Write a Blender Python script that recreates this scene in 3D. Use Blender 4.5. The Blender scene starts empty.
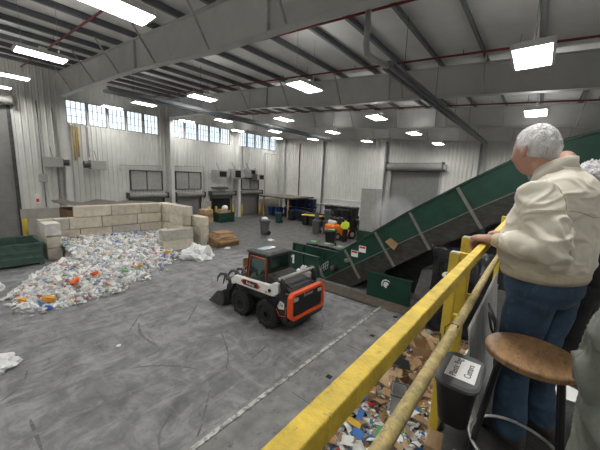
import bpy, math, random
import numpy as np
from mathutils import Vector, Matrix, noise
PI = math.pi
random.seed(7)
C = bpy.context.scene.collection
scene = bpy.context.scene

# ------------------------------------------------------------------ camera
def nrm(v): return v/np.linalg.norm(v)
F = 290.0
CAM_H = 4.4
aX = nrm(np.array([240., -38., F])); aD = np.array([-67., 1775., F]); aD = nrm(aD-aX*(aD@aX)); aZ = -aD
aY = np.cross(aZ, aX)
ROT = np.stack([aX, aY, aZ])
cam_d = bpy.data.cameras.new('camera'); cam = bpy.data.objects.new('camera', cam_d); C.objects.link(cam)
cx, cy, cz = ROT@np.array([1, 0, 0]), ROT@np.array([0, -1, 0]), ROT@np.array([0, 0, -1])
cam.matrix_world = Matrix(((cx[0], cy[0], cz[0], 0), (cx[1], cy[1], cz[1], 0), (cx[2], cy[2], cz[2], CAM_H), (0, 0, 0, 1)))
cam_d.sensor_width = 36; cam_d.lens = F/600*36; cam_d.clip_start = 0.02; cam_d.clip_end = 200
scene.camera = cam

# ------------------------------------------------------------------ mesh builder
class MB:
    def __init__(s): s.v = []; s.f = []; s.m = []
    def add(s, vs, fs, mat=0):
        o = len(s.v); s.v += [tuple(p) for p in vs]; s.f += [tuple(i+o for i in q) for q in fs]; s.m += [mat]*len(fs); return s
    def hexa(s, p, mat=0):
        return s.add(p, [(0, 3, 2, 1), (4, 5, 6, 7), (0, 1, 5, 4), (1, 2, 6, 5), (2, 3, 7, 6), (3, 0, 4, 7)], mat)
    def box(s, a, b, mat=0):
        (x0, y0, z0), (x1, y1, z1) = a, b
        return s.hexa([(x0, y0, z0), (x1, y0, z0), (x1, y1, z0), (x0, y1, z0), (x0, y0, z1), (x1, y0, z1), (x1, y1, z1), (x0, y1, z1)], mat)
    def obox(s, c, size, R=None, mat=0):
        h = [q/2 for q in size]; R = R or Matrix.Identity(3); c = Vector(c)
        p = [c+R@Vector((sx*h[0], sy*h[1], sz*h[2])) for sz in (-1, 1) for sx, sy in ((-1, -1), (1, -1), (1, 1), (-1, 1))]
        return s.hexa(p, mat)
    def bar(s, p0, p1, w, h, up=(0, 0, 1), mat=0):
        p0, p1 = Vector(p0), Vector(p1); d = (p1-p0); L = d.length; d.normalize(); up = Vector(up)
        sd = d.cross(up)
        if sd.length < 1e-4: sd = d.cross(Vector((1, 0, 0)))
        sd.normalize(); u = sd.cross(d)
        R = Matrix((d, sd, u)).transposed()
        return s.obox((p0+p1)/2, (L, w, h), R, mat)
    def prism(s, poly, off, mat=0):
        n = len(poly); off = Vector(off); a = [Vector(p) for p in poly]; b = [p+off for p in a]
        return s.add(a+b, [tuple(range(n-1, -1, -1)), tuple(range(n, 2*n))]+[(i, (i+1) % n, n+(i+1) % n, n+i) for i in range(n)], mat)
    def loft(s, rings, mat=0, caps=True):
        n = len(rings[0]); vs = [p for r in rings for p in r]; fs = []
        for k in range(len(rings)-1):
            for i in range(n):
                j = (i+1) % n; fs.append((k*n+i, k*n+j, (k+1)*n+j, (k+1)*n+i))
        if caps: fs.append(tuple(range(n-1, -1, -1))); fs.append(tuple(range((len(rings)-1)*n, len(rings)*n)))
        return s.add(vs, fs, mat)
    def tube(s, pts, r, n=8, mat=0, flat=1.0, ref=None):
        pts = [Vector(p) for p in pts]; k = len(pts)
        rs = r if isinstance(r, (list, tuple)) else [r]*k
        rings = []; side = None
        for i in range(k):
            d = (pts[min(i+1, k-1)]-pts[max(i-1, 0)]); d.normalize()
            if side is None:
                a = Vector(ref) if ref else (Vector((0, 0, 1)) if abs(d.z) < .9 else Vector((1, 0, 0)))
                side = d.cross(a)
            side = (side-d*side.dot(d)); side.normalize(); u = side.cross(d)
            rings.append([pts[i]+side*(rs[i]*math.cos(2*PI*j/n))+u*(rs[i]*flat*math.sin(2*PI*j/n)) for j in range(n)])
        return s.loft(rings, mat)
    def cyl(s, p0, p1, r0, r1=None, n=14, mat=0):
        return s.tube([p0, p1], [r0, r0 if r1 is None else r1], n, mat)
    def ell(s, c, r, nu=16, nv=10, mat=0, R=None, fn=None):
        R = R or Matrix.Identity(3); c = Vector(c); vs = []
        def pt(d):
            q = fn(d) if fn else Vector((d.x*r[0], d.y*r[1], d.z*r[2])); return c+R@q
        vs.append(pt(Vector((0, 0, -1))))
        for k in range(1, nv):
            t = -PI/2+PI*k/nv
            for i in range(nu):
                a = 2*PI*i/nu; vs.append(pt(Vector((math.cos(t)*math.cos(a), math.cos(t)*math.sin(a), math.sin(t)))))
        vs.append(pt(Vector((0, 0, 1)))); fs = []
        for i in range(nu):
            j = (i+1) % nu; fs.append((0, 1+j, 1+i)); T = len(vs)-1; b = 1+(nv-2)*nu; fs.append((T, b+i, b+j))
        for k in range(nv-2):
            for i in range(nu):
                j = (i+1) % nu; fs.append((1+k*nu+i, 1+k*nu+j, 1+(k+1)*nu+j, 1+(k+1)*nu+i))
        return s.add(vs, fs, mat)
    def mesh(s, name):
        me = bpy.data.meshes.new(name); me.from_pydata(s.v, [], s.f); me.polygons.foreach_set('material_index', s.m); me.update(); return me
    def build(s, name, mats, parent=None, loc=(0, 0, 0), rotz=0, smooth=False, bevel=0):
        return link(s.mesh(name), name, mats, parent, loc, rotz, smooth, bevel)

def link(me, name, mats, parent=None, loc=(0, 0, 0), rotz=0, smooth=False, bevel=0):
    if not isinstance(mats, (list, tuple)): mats = [mats]
    for m in mats: me.materials.append(m)
    o = bpy.data.objects.new(name, me); C.objects.link(o); o.parent = parent; o.location = loc; o.rotation_euler.z = rotz
    if smooth: me.polygons.foreach_set('use_smooth', [True]*len(me.polygons))
    if bevel:
        b = o.modifiers.new('bevel', 'BEVEL'); b.width = bevel; b.segments = 2; b.limit_method = 'ANGLE'; b.angle_limit = .7
    return o
def remesh(mb, vox, it=3, fac=.5, fn=None):
    me = mb.mesh('tmp'); o = bpy.data.objects.new('tmp', me); C.objects.link(o)
    r = o.modifiers.new('r', 'REMESH'); r.mode = 'VOXEL'; r.voxel_size = vox
    if it:
        q = o.modifiers.new('s', 'SMOOTH'); q.iterations = it; q.factor = fac
    dg = bpy.context.evaluated_depsgraph_get(); dg.update()
    out = bpy.data.meshes.new_from_object(o.evaluated_get(dg))
    bpy.data.objects.remove(o); bpy.data.meshes.remove(me)
    if fn:
        n = len(out.vertices); co = np.empty(n*3); out.vertices.foreach_get('co', co); co = co.reshape(-1, 3)
        nv = np.empty(n*3); out.vertices.foreach_get('normal', nv); nv = nv.reshape(-1, 3)
        d = np.array([fn(Vector(p), Vector(q)) for p, q in zip(co, nv)])
        out.vertices.foreach_set('co', (co+nv*d[:, None]).ravel()); out.update()
    out.polygons.foreach_set('use_smooth', [True]*len(out.polygons))
    return out
def tag(o, label=None, cat=None, group=None, kind=None):
    if label: o['label'] = label
    if cat: o['category'] = cat
    if group: o['group'] = group
    if kind: o['kind'] = kind
    return o
def thing(name, label, cat, loc=(0, 0, 0), rotz=0, group=None):
    o = bpy.data.objects.new(name, None); C.objects.link(o); o.location = loc; o.rotation_euler = (0, 0, rotz); o.empty_display_size = .1
    return tag(o, label, cat, group)
def struct(o): o['kind'] = 'structure'; return o
def kids(o): return [q for q in bpy.data.objects if q.parent == o]
KIDS = {}
def dup(root, loc, rotz=0, label=None, group=None):
    if root.name not in KIDS: KIDS[root.name] = [(c, kids(c)) for c in kids(root)]
    r = root.copy(); C.objects.link(r); r.location = loc; r.rotation_euler = (0, 0, rotz)
    if label: r['label'] = label
    if group: r['group'] = group
    for ch, gg in KIDS[root.name]:
        c = ch.copy(); C.objects.link(c); c.parent = r
        for g in gg:
            d = g.copy(); C.objects.link(d); d.parent = c
    return r
def lettering(body, size, M, mat, parent, name='lettering', ext=.0015, align='CENTER', shear=0):
    cu = bpy.data.curves.new('txt', 'FONT'); cu.body = body; cu.size = size; cu.extrude = ext; cu.align_x = align; cu.align_y = 'CENTER'; cu.shear = shear
    o = bpy.data.objects.new('txt', cu); C.objects.link(o)
    dg = bpy.context.evaluated_depsgraph_get(); dg.update()
    me = bpy.data.meshes.new_from_object(o.evaluated_get(dg)); bpy.data.objects.remove(o)
    me.transform(M); return link(me, name, mat, parent)
def frame_mat(o, x, y):
    x = Vector(x).normalized(); y = Vector(y); z = x.cross(y).normalized(); y = z.cross(x)
    M = Matrix((x, y, z)).transposed().to_4x4(); M.translation = Vector(o); return M

# ------------------------------------------------------------------ materials
def new_mat(name):
    m = bpy.data.materials.new(name); m.use_nodes = True; nt = m.node_tree; return m, nt, nt.nodes['Principled BSDF']
def mat(name, col, rough=.6, metal=0, var=.12, scale=4, bump=0, bscale=40, col2=None, thr=None, stretch=None, spec=.4):
    """principled colour broken up by noise; col2 = wear/dirt colour seen where noise passes thr"""
    m, nt, P = new_mat(name); N = nt.nodes; L = nt.links
    P.inputs['Roughness'].default_value = rough; P.inputs['Metallic'].default_value = metal; P.inputs['Specular IOR Level'].default_value = spec
    tc = N.new('ShaderNodeTexCoord'); mp = N.new('ShaderNodeMapping'); L.new(tc.outputs['Object'], mp.inputs[0])
    if stretch: mp.inputs['Scale'].default_value = stretch
    nz = N.new('ShaderNodeTexNoise'); nz.inputs['Scale'].default_value = scale; nz.inputs['Detail'].default_value = 6; L.new(mp.outputs[0], nz.inputs['Vector'])
    rp = N.new('ShaderNodeValToRGB'); e = rp.color_ramp.elements
    e[0].position = .3; e[1].position = .7
    e[0].color = [c*(1-var) for c in col]+[1]; e[1].color = [min(1, c*(1+var)) for c in col]+[1]
    L.new(nz.outputs['Fac'], rp.inputs[0]); out = rp.outputs[0]
    if col2:
        n2 = N.new('ShaderNodeTexNoise'); n2.inputs['Scale'].default_value = scale*2.3; n2.inputs['Detail'].default_value = 8; n2.inputs['Roughness'].default_value = .7; L.new(mp.outputs[0], n2.inputs['Vector'])
        r2 = N.new('ShaderNodeValToRGB'); q = r2.color_ramp.elements; q[0].position = thr or .55; q[1].position = (thr or .55)+.1
        L.new(n2.outputs['Fac'], r2.inputs[0])
        mx = N.new('ShaderNodeMix'); mx.data_type = 'RGBA'; L.new(r2.outputs[0], mx.inputs['Factor']); L.new(out, mx.inputs['A']); mx.inputs['B'].default_value = list(col2)+[1]; out = mx.outputs['Result']
    L.new(out, P.inputs['Base Color'])
    if bump:
        n3 = N.new('ShaderNodeTexNoise'); n3.inputs['Scale'].default_value = bscale; n3.inputs['Detail'].default_value = 4; L.new(mp.outputs[0], n3.inputs['Vector'])
        b = N.new('ShaderNodeBump'); b.inputs['Strength'].default_value = bump; b.inputs['Distance'].default_value = .02; L.new(n3.outputs['Fac'], b.inputs['Height']); L.new(b.outputs[0], P.inputs['Normal'])
    return m
M = {}
M['wall'] = mat('wall_sheet_metal', (.63, .625, .595), .55, 0, .05, 1.5, 0, col2=(.53, .52, .48), thr=.62)
M['ceil'] = mat('ceiling_insulation', (.74, .74, .72), .8, 0, .08, .8, .3, 3)
M['purlin'] = mat('purlin_steel', (.16, .17, .18), .5, 0, .15, 2)
M['frame'] = mat('frame_steel', (.52, .52, .505), .55, 0, .08, 1.2, col2=(.45, .44, .42), thr=.6)
M['frame_l'] = mat('column_paint', (.62, .62, .60), .5, 0, .06, 1.2)
M['concrete'] = mat('concrete_block', (.53, .485, .40), .9, 0, .18, 3, .4, 25, col2=(.33, .30, .25), thr=.60)
M['concrete1'] = mat('concrete_block_grey', (.46, .435, .38), .9, 0, .18, 3, .4, 25, col2=(.28, .26, .22), thr=.57)
M['concrete2'] = mat('concrete_block_buff', (.60, .55, .45), .9, 0, .16, 3, .4, 25, col2=(.40, .36, .29), thr=.61)
M['concrete_w'] = mat('concrete_block_pale', (.62, .60, .56), .9, 0, .14, 4, .4, 25, col2=(.42, .38, .33), thr=.6)
M['concrete_d'] = mat('concrete_wall_base', (.40, .38, .34), .9, 0, .15, 2, .2, 20)
M['slab'] = mat('dark_slab', (.20, .195, .19), .6, 0, .35, 2.5, .15, 30, col2=(.09, .085, .08), thr=.57)
M['steel'] = mat('worn_steel', (.50, .49, .47), .45, .4, .3, 3, .1, 30, col2=(.20, .195, .19), thr=.46)
M['steel_d'] = mat('dark_steel', (.08, .08, .08), .5, .5, .3, 6)
M['galv'] = mat('galvanised', (.50, .51, .50), .45, .4, .12, 5)
M['greypaint'] = mat('grey_paint', (.36, .36, .34), .55, 0, .1, 3)
M['housing'] = mat('door_housing_grey', (.25, .245, .235), .5, .1, .1, 3)
M['door'] = mat('rollup_door_grey', (.21, .21, .205), .5, .1, .08, 2)
M['yellow'] = mat('yellow_paint', (.66, .47, .045), .5, 0, .12, 8, .1, 60, col2=(.33, .25, .09), thr=.60)
M['yellow_top'] = mat('yellow_paint_worn', (.62, .44, .05), .55, 0, .22, 22, .2, 90, col2=(.22, .17, .09), thr=.60)
M['pipe_y'] = mat('dusty_yellow_pipe', (.40, .31, .12), .75, 0, .3, 16, .2, 60, col2=(.26, .215, .13), thr=.48)
M['green'] = mat('green_steel', (.008, .045, .031), .45, 0, .22, 2.5, .1, 30, col2=(.035, .07, .05), thr=.62)
M['green_d'] = mat('dark_green_steel', (.014, .05, .034), .5, 0, .3, 3, .1, 30, col2=(.05, .05, .04), thr=.58)
M['green_dumpster'] = mat('green_dumpster_paint', (.06, .105, .088), .6, 0, .25, 4, .1, 20, col2=(.15, .125, .09), thr=.60)
M['dirtband'] = mat('grimy_conveyor_frame', (.034, .034, .030), .6, 0, .4, 3, .2, 30, col2=(.085, .075, .06), thr=.62, stretch=(1, 1, 3))
M['rib'] = mat('conveyor_rib_steel', (.17, .17, .14), .55, .1, .2, 6)
M['belt'] = mat('rubber_belt', (.03, .03, .03), .8)
M['black'] = mat('black_plastic', (.014, .014, .015), .45, 0, .2, 8)
M['blackrub'] = mat('tyre_rubber', (.012, .012, .012), .75, 0, .3, 20, .3, 60, col2=(.04, .038, .035), thr=.6)
M['blackpaint'] = mat('black_paint', (.018, .018, .019), .4, 0, .2, 8)
M['mesh'] = mat('hood_mesh', (.035, .035, .037), .5, .3, .2, 60, .3, 140)
M['white'] = mat('white_paint', (.72, .72, .70), .4, 0, .06, 8)
M['paper'] = mat('white_paper', (.80, .80, .78), .7, 0, .03, 8)
M['ink'] = mat('black_ink', (.012, .012, .012), .7)
M['orange'] = mat('red_orange_paint', (.72, .085, .018), .35, 0, .08, 8)
M['forkorange'] = mat('forklift_orange', (.85, .20, .02), .4, 0, .08, 8)
M['red'] = mat('red_pipe', (.17, .022, .022), .5, 0, .2, 5)
M['wood'] = mat('stool_wood', (.235, .135, .062), .45, 0, .3, 12, .12, 40, col2=(.115, .07, .042), thr=.54, stretch=(1, 3.0, 1))
M['lumber'] = mat('lumber', (.42, .27, .14), .7, 0, .22, 14, .2, 40, stretch=(1, 4, 1))
M['plywood'] = mat('plywood', (.20, .17, .13), .75, 0, .2, 3)
M['kraft'] = mat('brown_cardboard', (.36, .225, .115), .85, 0, .18, 5)
M['kraft2'] = mat('pale_cardboard', (.46, .32, .19), .85, 0, .15, 5)
M['kraft3'] = mat('dark_cardboard', (.20, .12, .065), .85, 0, .2, 5)
M['tarp'] = mat('brown_tarp', (.12, .105, .09), .8, 0, .3, 3, .3, 20)
M['sheet'] = mat('grey_plastic_sheet', (.56, .56, .545), .45, 0, .25, 5, .3, 12, stretch=(4, 4, .8))
M['platform'] = mat('platform_deck', (.04, .04, .039), .7, 0, .4, 8, .3, 50, col2=(.11, .105, .10), thr=.65)
M['graycart'] = mat('grey_cart_plastic', (.085, .09, .095), .5, 0, .1, 8)
M['greencart'] = mat('green_cart_plastic', (.012, .055, .038), .5, 0, .1, 8)
M['bluecart'] = mat('blue_cart_plastic', (.012, .035, .16), .5, 0, .1, 8)
M['navycart'] = mat('navy_cart_plastic', (.010, .017, .06), .5, 0, .1, 8)
M['yellowlid'] = mat('yellow_cart_lid', (.72, .44, .03), .5, 0, .1, 8)
M['lime'] = mat('green_sticker', (.16, .55, .12), .5, 0, .1, 8)
M['hivis'] = mat('hi_vis_cloth', (.62, .85, .05), .6, 0, .1, 8)
M['dkcloth'] = mat('dark_cloth', (.012, .0125, .014), .85, 0, .3, 10)
M['skin'] = mat('skin', (.40, .23, .175), .5, 0, .10, 14, .05, 120, col2=(.40, .185, .135), thr=.58)
M['lipeye'] = mat('eye_white', (.75, .72, .68), .3)
M['hair'] = mat('grey_hair', (.50, .49, .485), .6, 0, .3, 26, .5, 130, col2=(.30, .29, .285), thr=.56, stretch=(1, 1, .3))
M['hair2'] = mat('curly_grey_hair', (.42, .42, .43), .65, 0, .35, 30, .6, 110, col2=(.16, .16, .17), thr=.55)
M['jacket'] = mat('cream_jacket_cloth', (.60, .56, .475), .7, 0, .05, 5, .08, 240)
M['jacket_in'] = mat('tan_knit', (.46, .405, .31), .85, 0, .08, 30, .3, 200, stretch=(1, 1, .15))
M['jeans'] = mat('blue_denim', (.026, .052, .090), .85, 0, .4, 9, .25, 300, col2=(.055, .095, .14), thr=.57)
M['olive'] = mat('grey_green_nylon', (.125, .135, .112), .5, 0, .10, 6, .1, 60)
M['boot'] = mat('boot_leather', (.035, .03, .026), .6, 0, .3, 12)
M['mist_white'] = mat('white_film', (.74, .75, .74), .35, 0, .1, 10)
M['chrome'] = mat('scuffed_chrome', (.55, .55, .53), .3, .7, .2, 20)
M['signred'] = mat('sign_red', (.55, .03, .03), .5)
M['yellowpipe'] = mat('yellow_gas_pipe', (.62, .42, .06), .5)
M['strap'] = mat('window_mullion', (.22, .23, .24), .5)
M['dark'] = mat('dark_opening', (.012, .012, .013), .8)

def emit(name, col, s):
    m, nt, P = new_mat(name); P.inputs['Emission Color'].default_value = list(col)+[1]; P.inputs['Emission Strength'].default_value = s
    P.inputs['Base Color'].default_value = (.8, .8, .8, 1); return m
LAMP = 30.0
M['lamp'] = emit('lamp_diffuser', (1, .985, .95), LAMP)
M['ceilfill'] = emit('ceiling_fill_glow', (1, .985, .95), 5.5)  # added upward glow that lifts the ceiling brightness
M['screen'] = emit('lit_screen', (.55, .75, 1), 1.0)
def glass(name, col, alpha_t, rough=.05):
    m, nt, P = new_mat(name); N = nt.nodes; L = nt.links
    t = N.new('ShaderNodeBsdfTransparent'); t.inputs[0].default_value = list(col)+[1]
    mx = N.new('ShaderNodeMixShader'); mx.inputs[0].default_value = alpha_t
    P.inputs['Base Color'].default_value = (.6, .65, .65, 1); P.inputs['Roughness'].default_value = rough
    L.new(P.outputs[0], mx.inputs[1]); L.new(t.outputs[0], mx.inputs[2]); L.new(mx.outputs[0], N['Material Output'].inputs[0]); return m
M['pane'] = glass('window_glass', (.95, .98, 1), .88)
M['cabglass'] = glass('cab_glass', (.5, .62, .58), .8); M['cabglass'].node_tree.nodes['Principled BSDF'].inputs['Base Color'].default_value = (.05, .06, .06, 1)

def floor_mat():
    m, nt, P = new_mat('warehouse_floor'); N = nt.nodes; L = nt.links
    tc = N.new('ShaderNodeTexCoord')
    def nz(scale, det=6, rough=.6, dist=0, st=None):
        n = N.new('ShaderNodeTexNoise'); n.inputs['Scale'].default_value = scale; n.inputs['Detail'].default_value = det; n.inputs['Roughness'].default_value = rough; n.inputs['Distortion'].default_value = dist
        if st:
            mp = N.new('ShaderNodeMapping'); mp.inputs['Scale'].default_value = st[:3]; mp.inputs['Rotation'].default_value = (0, 0, st[3]); L.new(tc.outputs['Object'], mp.inputs[0]); L.new(mp.outputs[0], n.inputs['Vector'])
        else: L.new(tc.outputs['Object'], n.inputs['Vector'])
        return n.outputs['Fac']
    def ramp(x, *el):
        r = N.new('ShaderNodeValToRGB'); e = r.color_ramp.elements
        while len(e) < len(el): e.new(.5)
        for q, (p, c) in zip(e, el): q.position = p; q.color = (c, c, c, 1) if not isinstance(c, tuple) else c+(1,)
        L.new(x, r.inputs[0]); return r.outputs[0]
    def mix(f, a, b, mode='MIX'):
        x = N.new('ShaderNodeMix'); x.data_type = 'RGBA'; x.blend_type = mode
        for k, s in (('Factor', f), ('A', a), ('B', b)):
            if hasattr(s, 'is_linked'): L.new(s, x.inputs[k])
            else: x.inputs[k].default_value = s
        return x.outputs['Result']
    a = ramp(nz(1.7, 10, .72, .8), (.3, (.085, .085, .09)), (.5, (.165, .165, .17)), (.7, (.285, .285, .29)))
    # wiped, smeared patches in two directions
    s1 = ramp(nz(2.2, 8, .68, .5, (1, .25, 1, .6)), (.50, 0), (.66, .55))
    s2 = ramp(nz(2.0, 8, .68, .6, (.28, 1, 1, .3)), (.50, 0), (.66, .62))
    s3 = ramp(nz(3.0, 8, .7, .4, (.3, 1, 1, -.7)), (.54, 0), (.66, .5))
    c = mix(s1, a, (.31, .31, .315, 1)); c = mix(s2, c, (.07, .07, .075, 1)); c = mix(s3, c, (.33, .33, .335, 1))
    t1 = ramp(nz(.5, 2, .4, 1.0), (.486, 0), (.498, .55), (.502, .55), (.514, 0))
    msk = ramp(nz(.7, 3), (.5, 0), (.62, 1))
    c = mix(mix(1.0, t1, msk, 'MULTIPLY'), c, (.05, .05, .052, 1))
    # older dark paving at the back of the hall
    sx = N.new('ShaderNodeSeparateXYZ'); L.new(tc.outputs['Object'], sx.inputs[0])
    w = nz(1.2, 4)
    ad = N.new('ShaderNodeMath'); ad.operation = 'MULTIPLY_ADD'; L.new(w, ad.inputs[0]); ad.inputs[1].default_value = 1.0; L.new(sx.outputs['X'], ad.inputs[2])
    ay = N.new('ShaderNodeMath'); ay.operation = 'MULTIPLY_ADD'; L.new(sx.outputs['Y'], ay.inputs[0]); ay.inputs[1].default_value = .12; L.new(ad.outputs[0], ay.inputs[2])
    mr = N.new('ShaderNodeMapRange'); L.new(ay.outputs[0], mr.inputs[0]); mr.inputs[1].default_value = 12.3; mr.inputs[2].default_value = 12.9
    back = ramp(nz(1.0, 7, .65), (.3, (.075, .073, .072)), (.7, (.125, .12, .117)))
    c = mix(mr.outputs[0], c, back)
    L.new(c, P.inputs['Base Color']); P.inputs['Roughness'].default_value = .55
    rr = ramp(nz(2, 5), (.35, .42), (.65, .7)); L.new(rr, P.inputs['Roughness'])
    b = N.new('ShaderNodeBump'); b.inputs['Strength'].default_value = .15; b.inputs['Distance'].default_value = .01; L.new(nz(20, 4), b.inputs['Height']); L.new(b.outputs[0], P.inputs['Normal'])
    return m
M['floor'] = floor_mat()

# ------------------------------------------------------------------ shell
XB, XF, YL, YR = 27.4, -6.0, 25.5, -9.0
def zr(y): return 8.55+.078*y            # underside of purlins
PX0, PX1, PY0, PY1 = 2.6, 10.05, .75, 2.7    # sorting pit
mb = MB()
for a, b in (((XF-.3, YR-.3), (XB+.3, PY0)), ((XF-.3, PY1), (XB+.3, YL+.3)), ((XF-.3, PY0), (PX0, PY1)), ((PX1, PY0), (XB+.3, PY1))):
    mb.box((a[0], a[1], -.25), (b[0], b[1], 0))
mb.box((PX0-.2, PY0-.2, -1.5), (PX1+.2, PY1+.2, -1.3)); 
mb.box((PX0-.2, PY0-.2, -1.5), (PX0, PY1+.2, -.25)); mb.box((PX1, PY0-.2, -1.5), (PX1+.2, PY1+.2, -.25)); mb.box((PX0, PY0-.2, -1.5), (PX1, PY0, -.25)); mb.box((PX0, PY1, -1.5), (PX1, PY1+.2, -.25))
floor = struct(mb.build('floor', M['floor']))
# ceiling with purlins
def zc(y): return zr(y)+.23
ceil = struct(MB().hexa([(XF-.3, YR-.3, zc(YR-.3)), (XB+.3, YR-.3, zc(YR-.3)), (XB+.3, YL+.3, zc(YL+.3)), (XF-.3, YL+.3, zc(YL+.3)), (XF-.3, YR-.3, zc(YR-.3)+.2), (XB+.3, YR-.3, zc(YR-.3)+.2), (XB+.3, YL+.3, zc(YL+.3)+.2), (XF-.3, YL+.3, zc(YL+.3)+.2)]).build('ceiling', M['ceil']))
PUR = [-7.4, -5.8, -4.2, -2.6, -1.0, .5, 2.05, 3.56, 4.95, 6.3, 8.0, 9.7, 11.4, 13.1, 14.8, 16.4, 18.0, 19.6, 21.2, 22.8, 24.4]
for y in PUR:
    z = zr(y); p = MB(); p.box((XF, y-.012, z+.01), (XB, y+.012, z+.225)); p.box((XF, y-.085, z), (XB, y+.012, z+.015)); p.box((XF, y-.012, z+.205), (XB, y+.085, z+.222))
    p.build('purlin', M['purlin'], ceil)
# walls: slab pieces around openings + ribs
def wall(name, u0, u1, z0, z1, holes, P, nrm_in, ribs, mats, ztop=None):
    """P(u, d, z) maps wall coordinates to the world, d = distance into the room"""
    mb = MB(); us = sorted({u0, u1}|{h[0] for h in holes}|{h[1] for h in holes})
    for a, b in zip(us, us[1:]):
        hz = sorted((h[2], h[3]) for h in holes if h[0] < b-1e-6 and h[1] > a+1e-6)
        z = z0
        for q0, q1 in hz+[(None, None)]:
            t0 = t1 = q0
            if q0 is None:
                t0, t1 = (ztop(a), ztop(b)) if ztop else (z1, z1)
            if min(t0, t1) > z+1e-4:
                mb.hexa([P(a, 0, z), P(b, 0, z), P(b, -.2, z), P(a, -.2, z), P(a, 0, t0), P(b, 0, t1), P(b, -.2, t1), P(a, -.2, t0)])
            z = q1
    u = u0+ribs/2
    while ribs and u < u1:
        hz = sorted((h[2], h[3]) for h in holes if h[0]-.06 < u < h[1]+.06); z = z0+.01
        for q0, q1 in hz+[(ztop(u) if ztop else z1, None)]:
            if q0 > z+.05: mb.hexa([P(u-.055, 0, z), P(u+.055, 0, z), P(u+.025, .045, z), P(u-.025, .045, z), P(u-.055, 0, q0-.01), P(u+.055, 0, q0-.01), P(u+.025, .045, q0-.01), P(u-.025, .045, q0-.01)])
            z = q1
        u += ribs
    return struct(mb.build(name, mats))
PL = lambda u, d, z: (u, YL-d, z)
PB = lambda u, d, z: (XB-d, u, z)
PRt = lambda u, d, z: (u, YR+d, z)
PF = lambda u, d, z: (XF+d, u, z)
WZ0, WZ1 = 7.5, 9.05
wins = []
for bx0, bx1 in ((5.72, 12.05), (13.12, 19.42), (20.5, 26.3)):
    st = (bx1-bx0)/5
    for k in range(5): wins.append((bx0+k*st+.05, bx0+(k+1)*st-.05))
doors_l = [(-1.9, 2.95, 8.05), (9.45, 12.2, 2.25), (13.35, 15.85, 2.25), (16.95, 19.55, 2.3), (20.65, 23.4, 2.35)]
holes = [(a, b, WZ0, WZ1) for a, b in wins]+[(a, b, -.01, h) for a, b, h in doors_l]
wall('wall_left', XF, XB, 0, 0, holes, PL, 0, .31, M['wall'], lambda u: zc(YL))
wall('wall_back', YR, YL, 0, 0, [(6.75, 11.25, -.01, 5.4)], PB, 0, .31, M['wall'], lambda u: zc(u))
wall('wall_right', XF, XB, 0, zc(YR), [], PRt, 0, .42, M['wall'])
wall('wall_front', YR, YL, 0, 0, [], PF, 0, .42, M['wall'], lambda u: zc(u))
# concrete base walls
b = MB()
es = [XF]+[q for a, c, h in doors_l for q in (a, c)]+[XB]
for a, c in zip(es[::2], es[1::2]): b.box((a, YL-.12, 0), (c, YL, 1.75))
struct(b.build('baseboard_left', M['concrete_d']))
b = MB(); b.box((XB-.3, 11.6, 0), (XB, YL-.12, 1.55)); b.box((XB-.45, 11.6, 1.55), (XB, YL-.12, 1.62)); b.box((XB-.28, 11.6, 2.12), (XB, YL-.12, 2.24)); b.box((XB-.2, 11.6, 1.62), (XB, YL-.12, 2.12)); b.box((XB-.3, YR, 0), (XB, 6.4, 1.55))
struct(b.build('baseboard_back', M['wall']))
# windows
for i, (a, c) in enumerate(wins):
    f = MB(); y0, y1 = YL-.03, YL+.12
    w = .045
    f.box((a, y0, WZ0), (a+w, y1, WZ1)); f.box((c-w, y0, WZ0), (c, y1, WZ1)); f.box((a, y0, WZ0), (c, y1, WZ0+w)); f.box((a, y0, WZ1-w), (c, y1, WZ1))
    for k in range(1, 4): x = a+(c-a)*k/4; f.box((x-.013, y0+.03, WZ0), (x+.013, y1-.03, WZ1))
    for k in range(1, 3): z = WZ0+(WZ1-WZ0)*k/3; f.box((a, y0+.03, z-.013), (c, y1-.03, z+.013))
    fo = struct(f.build('window_%d' % (i+1), M['strap']))
    MB().box((a+.03, YL+.05, WZ0+.03), (c-.03, YL+.056, WZ1-.03)).build('pane', M['pane'], fo)
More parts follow.
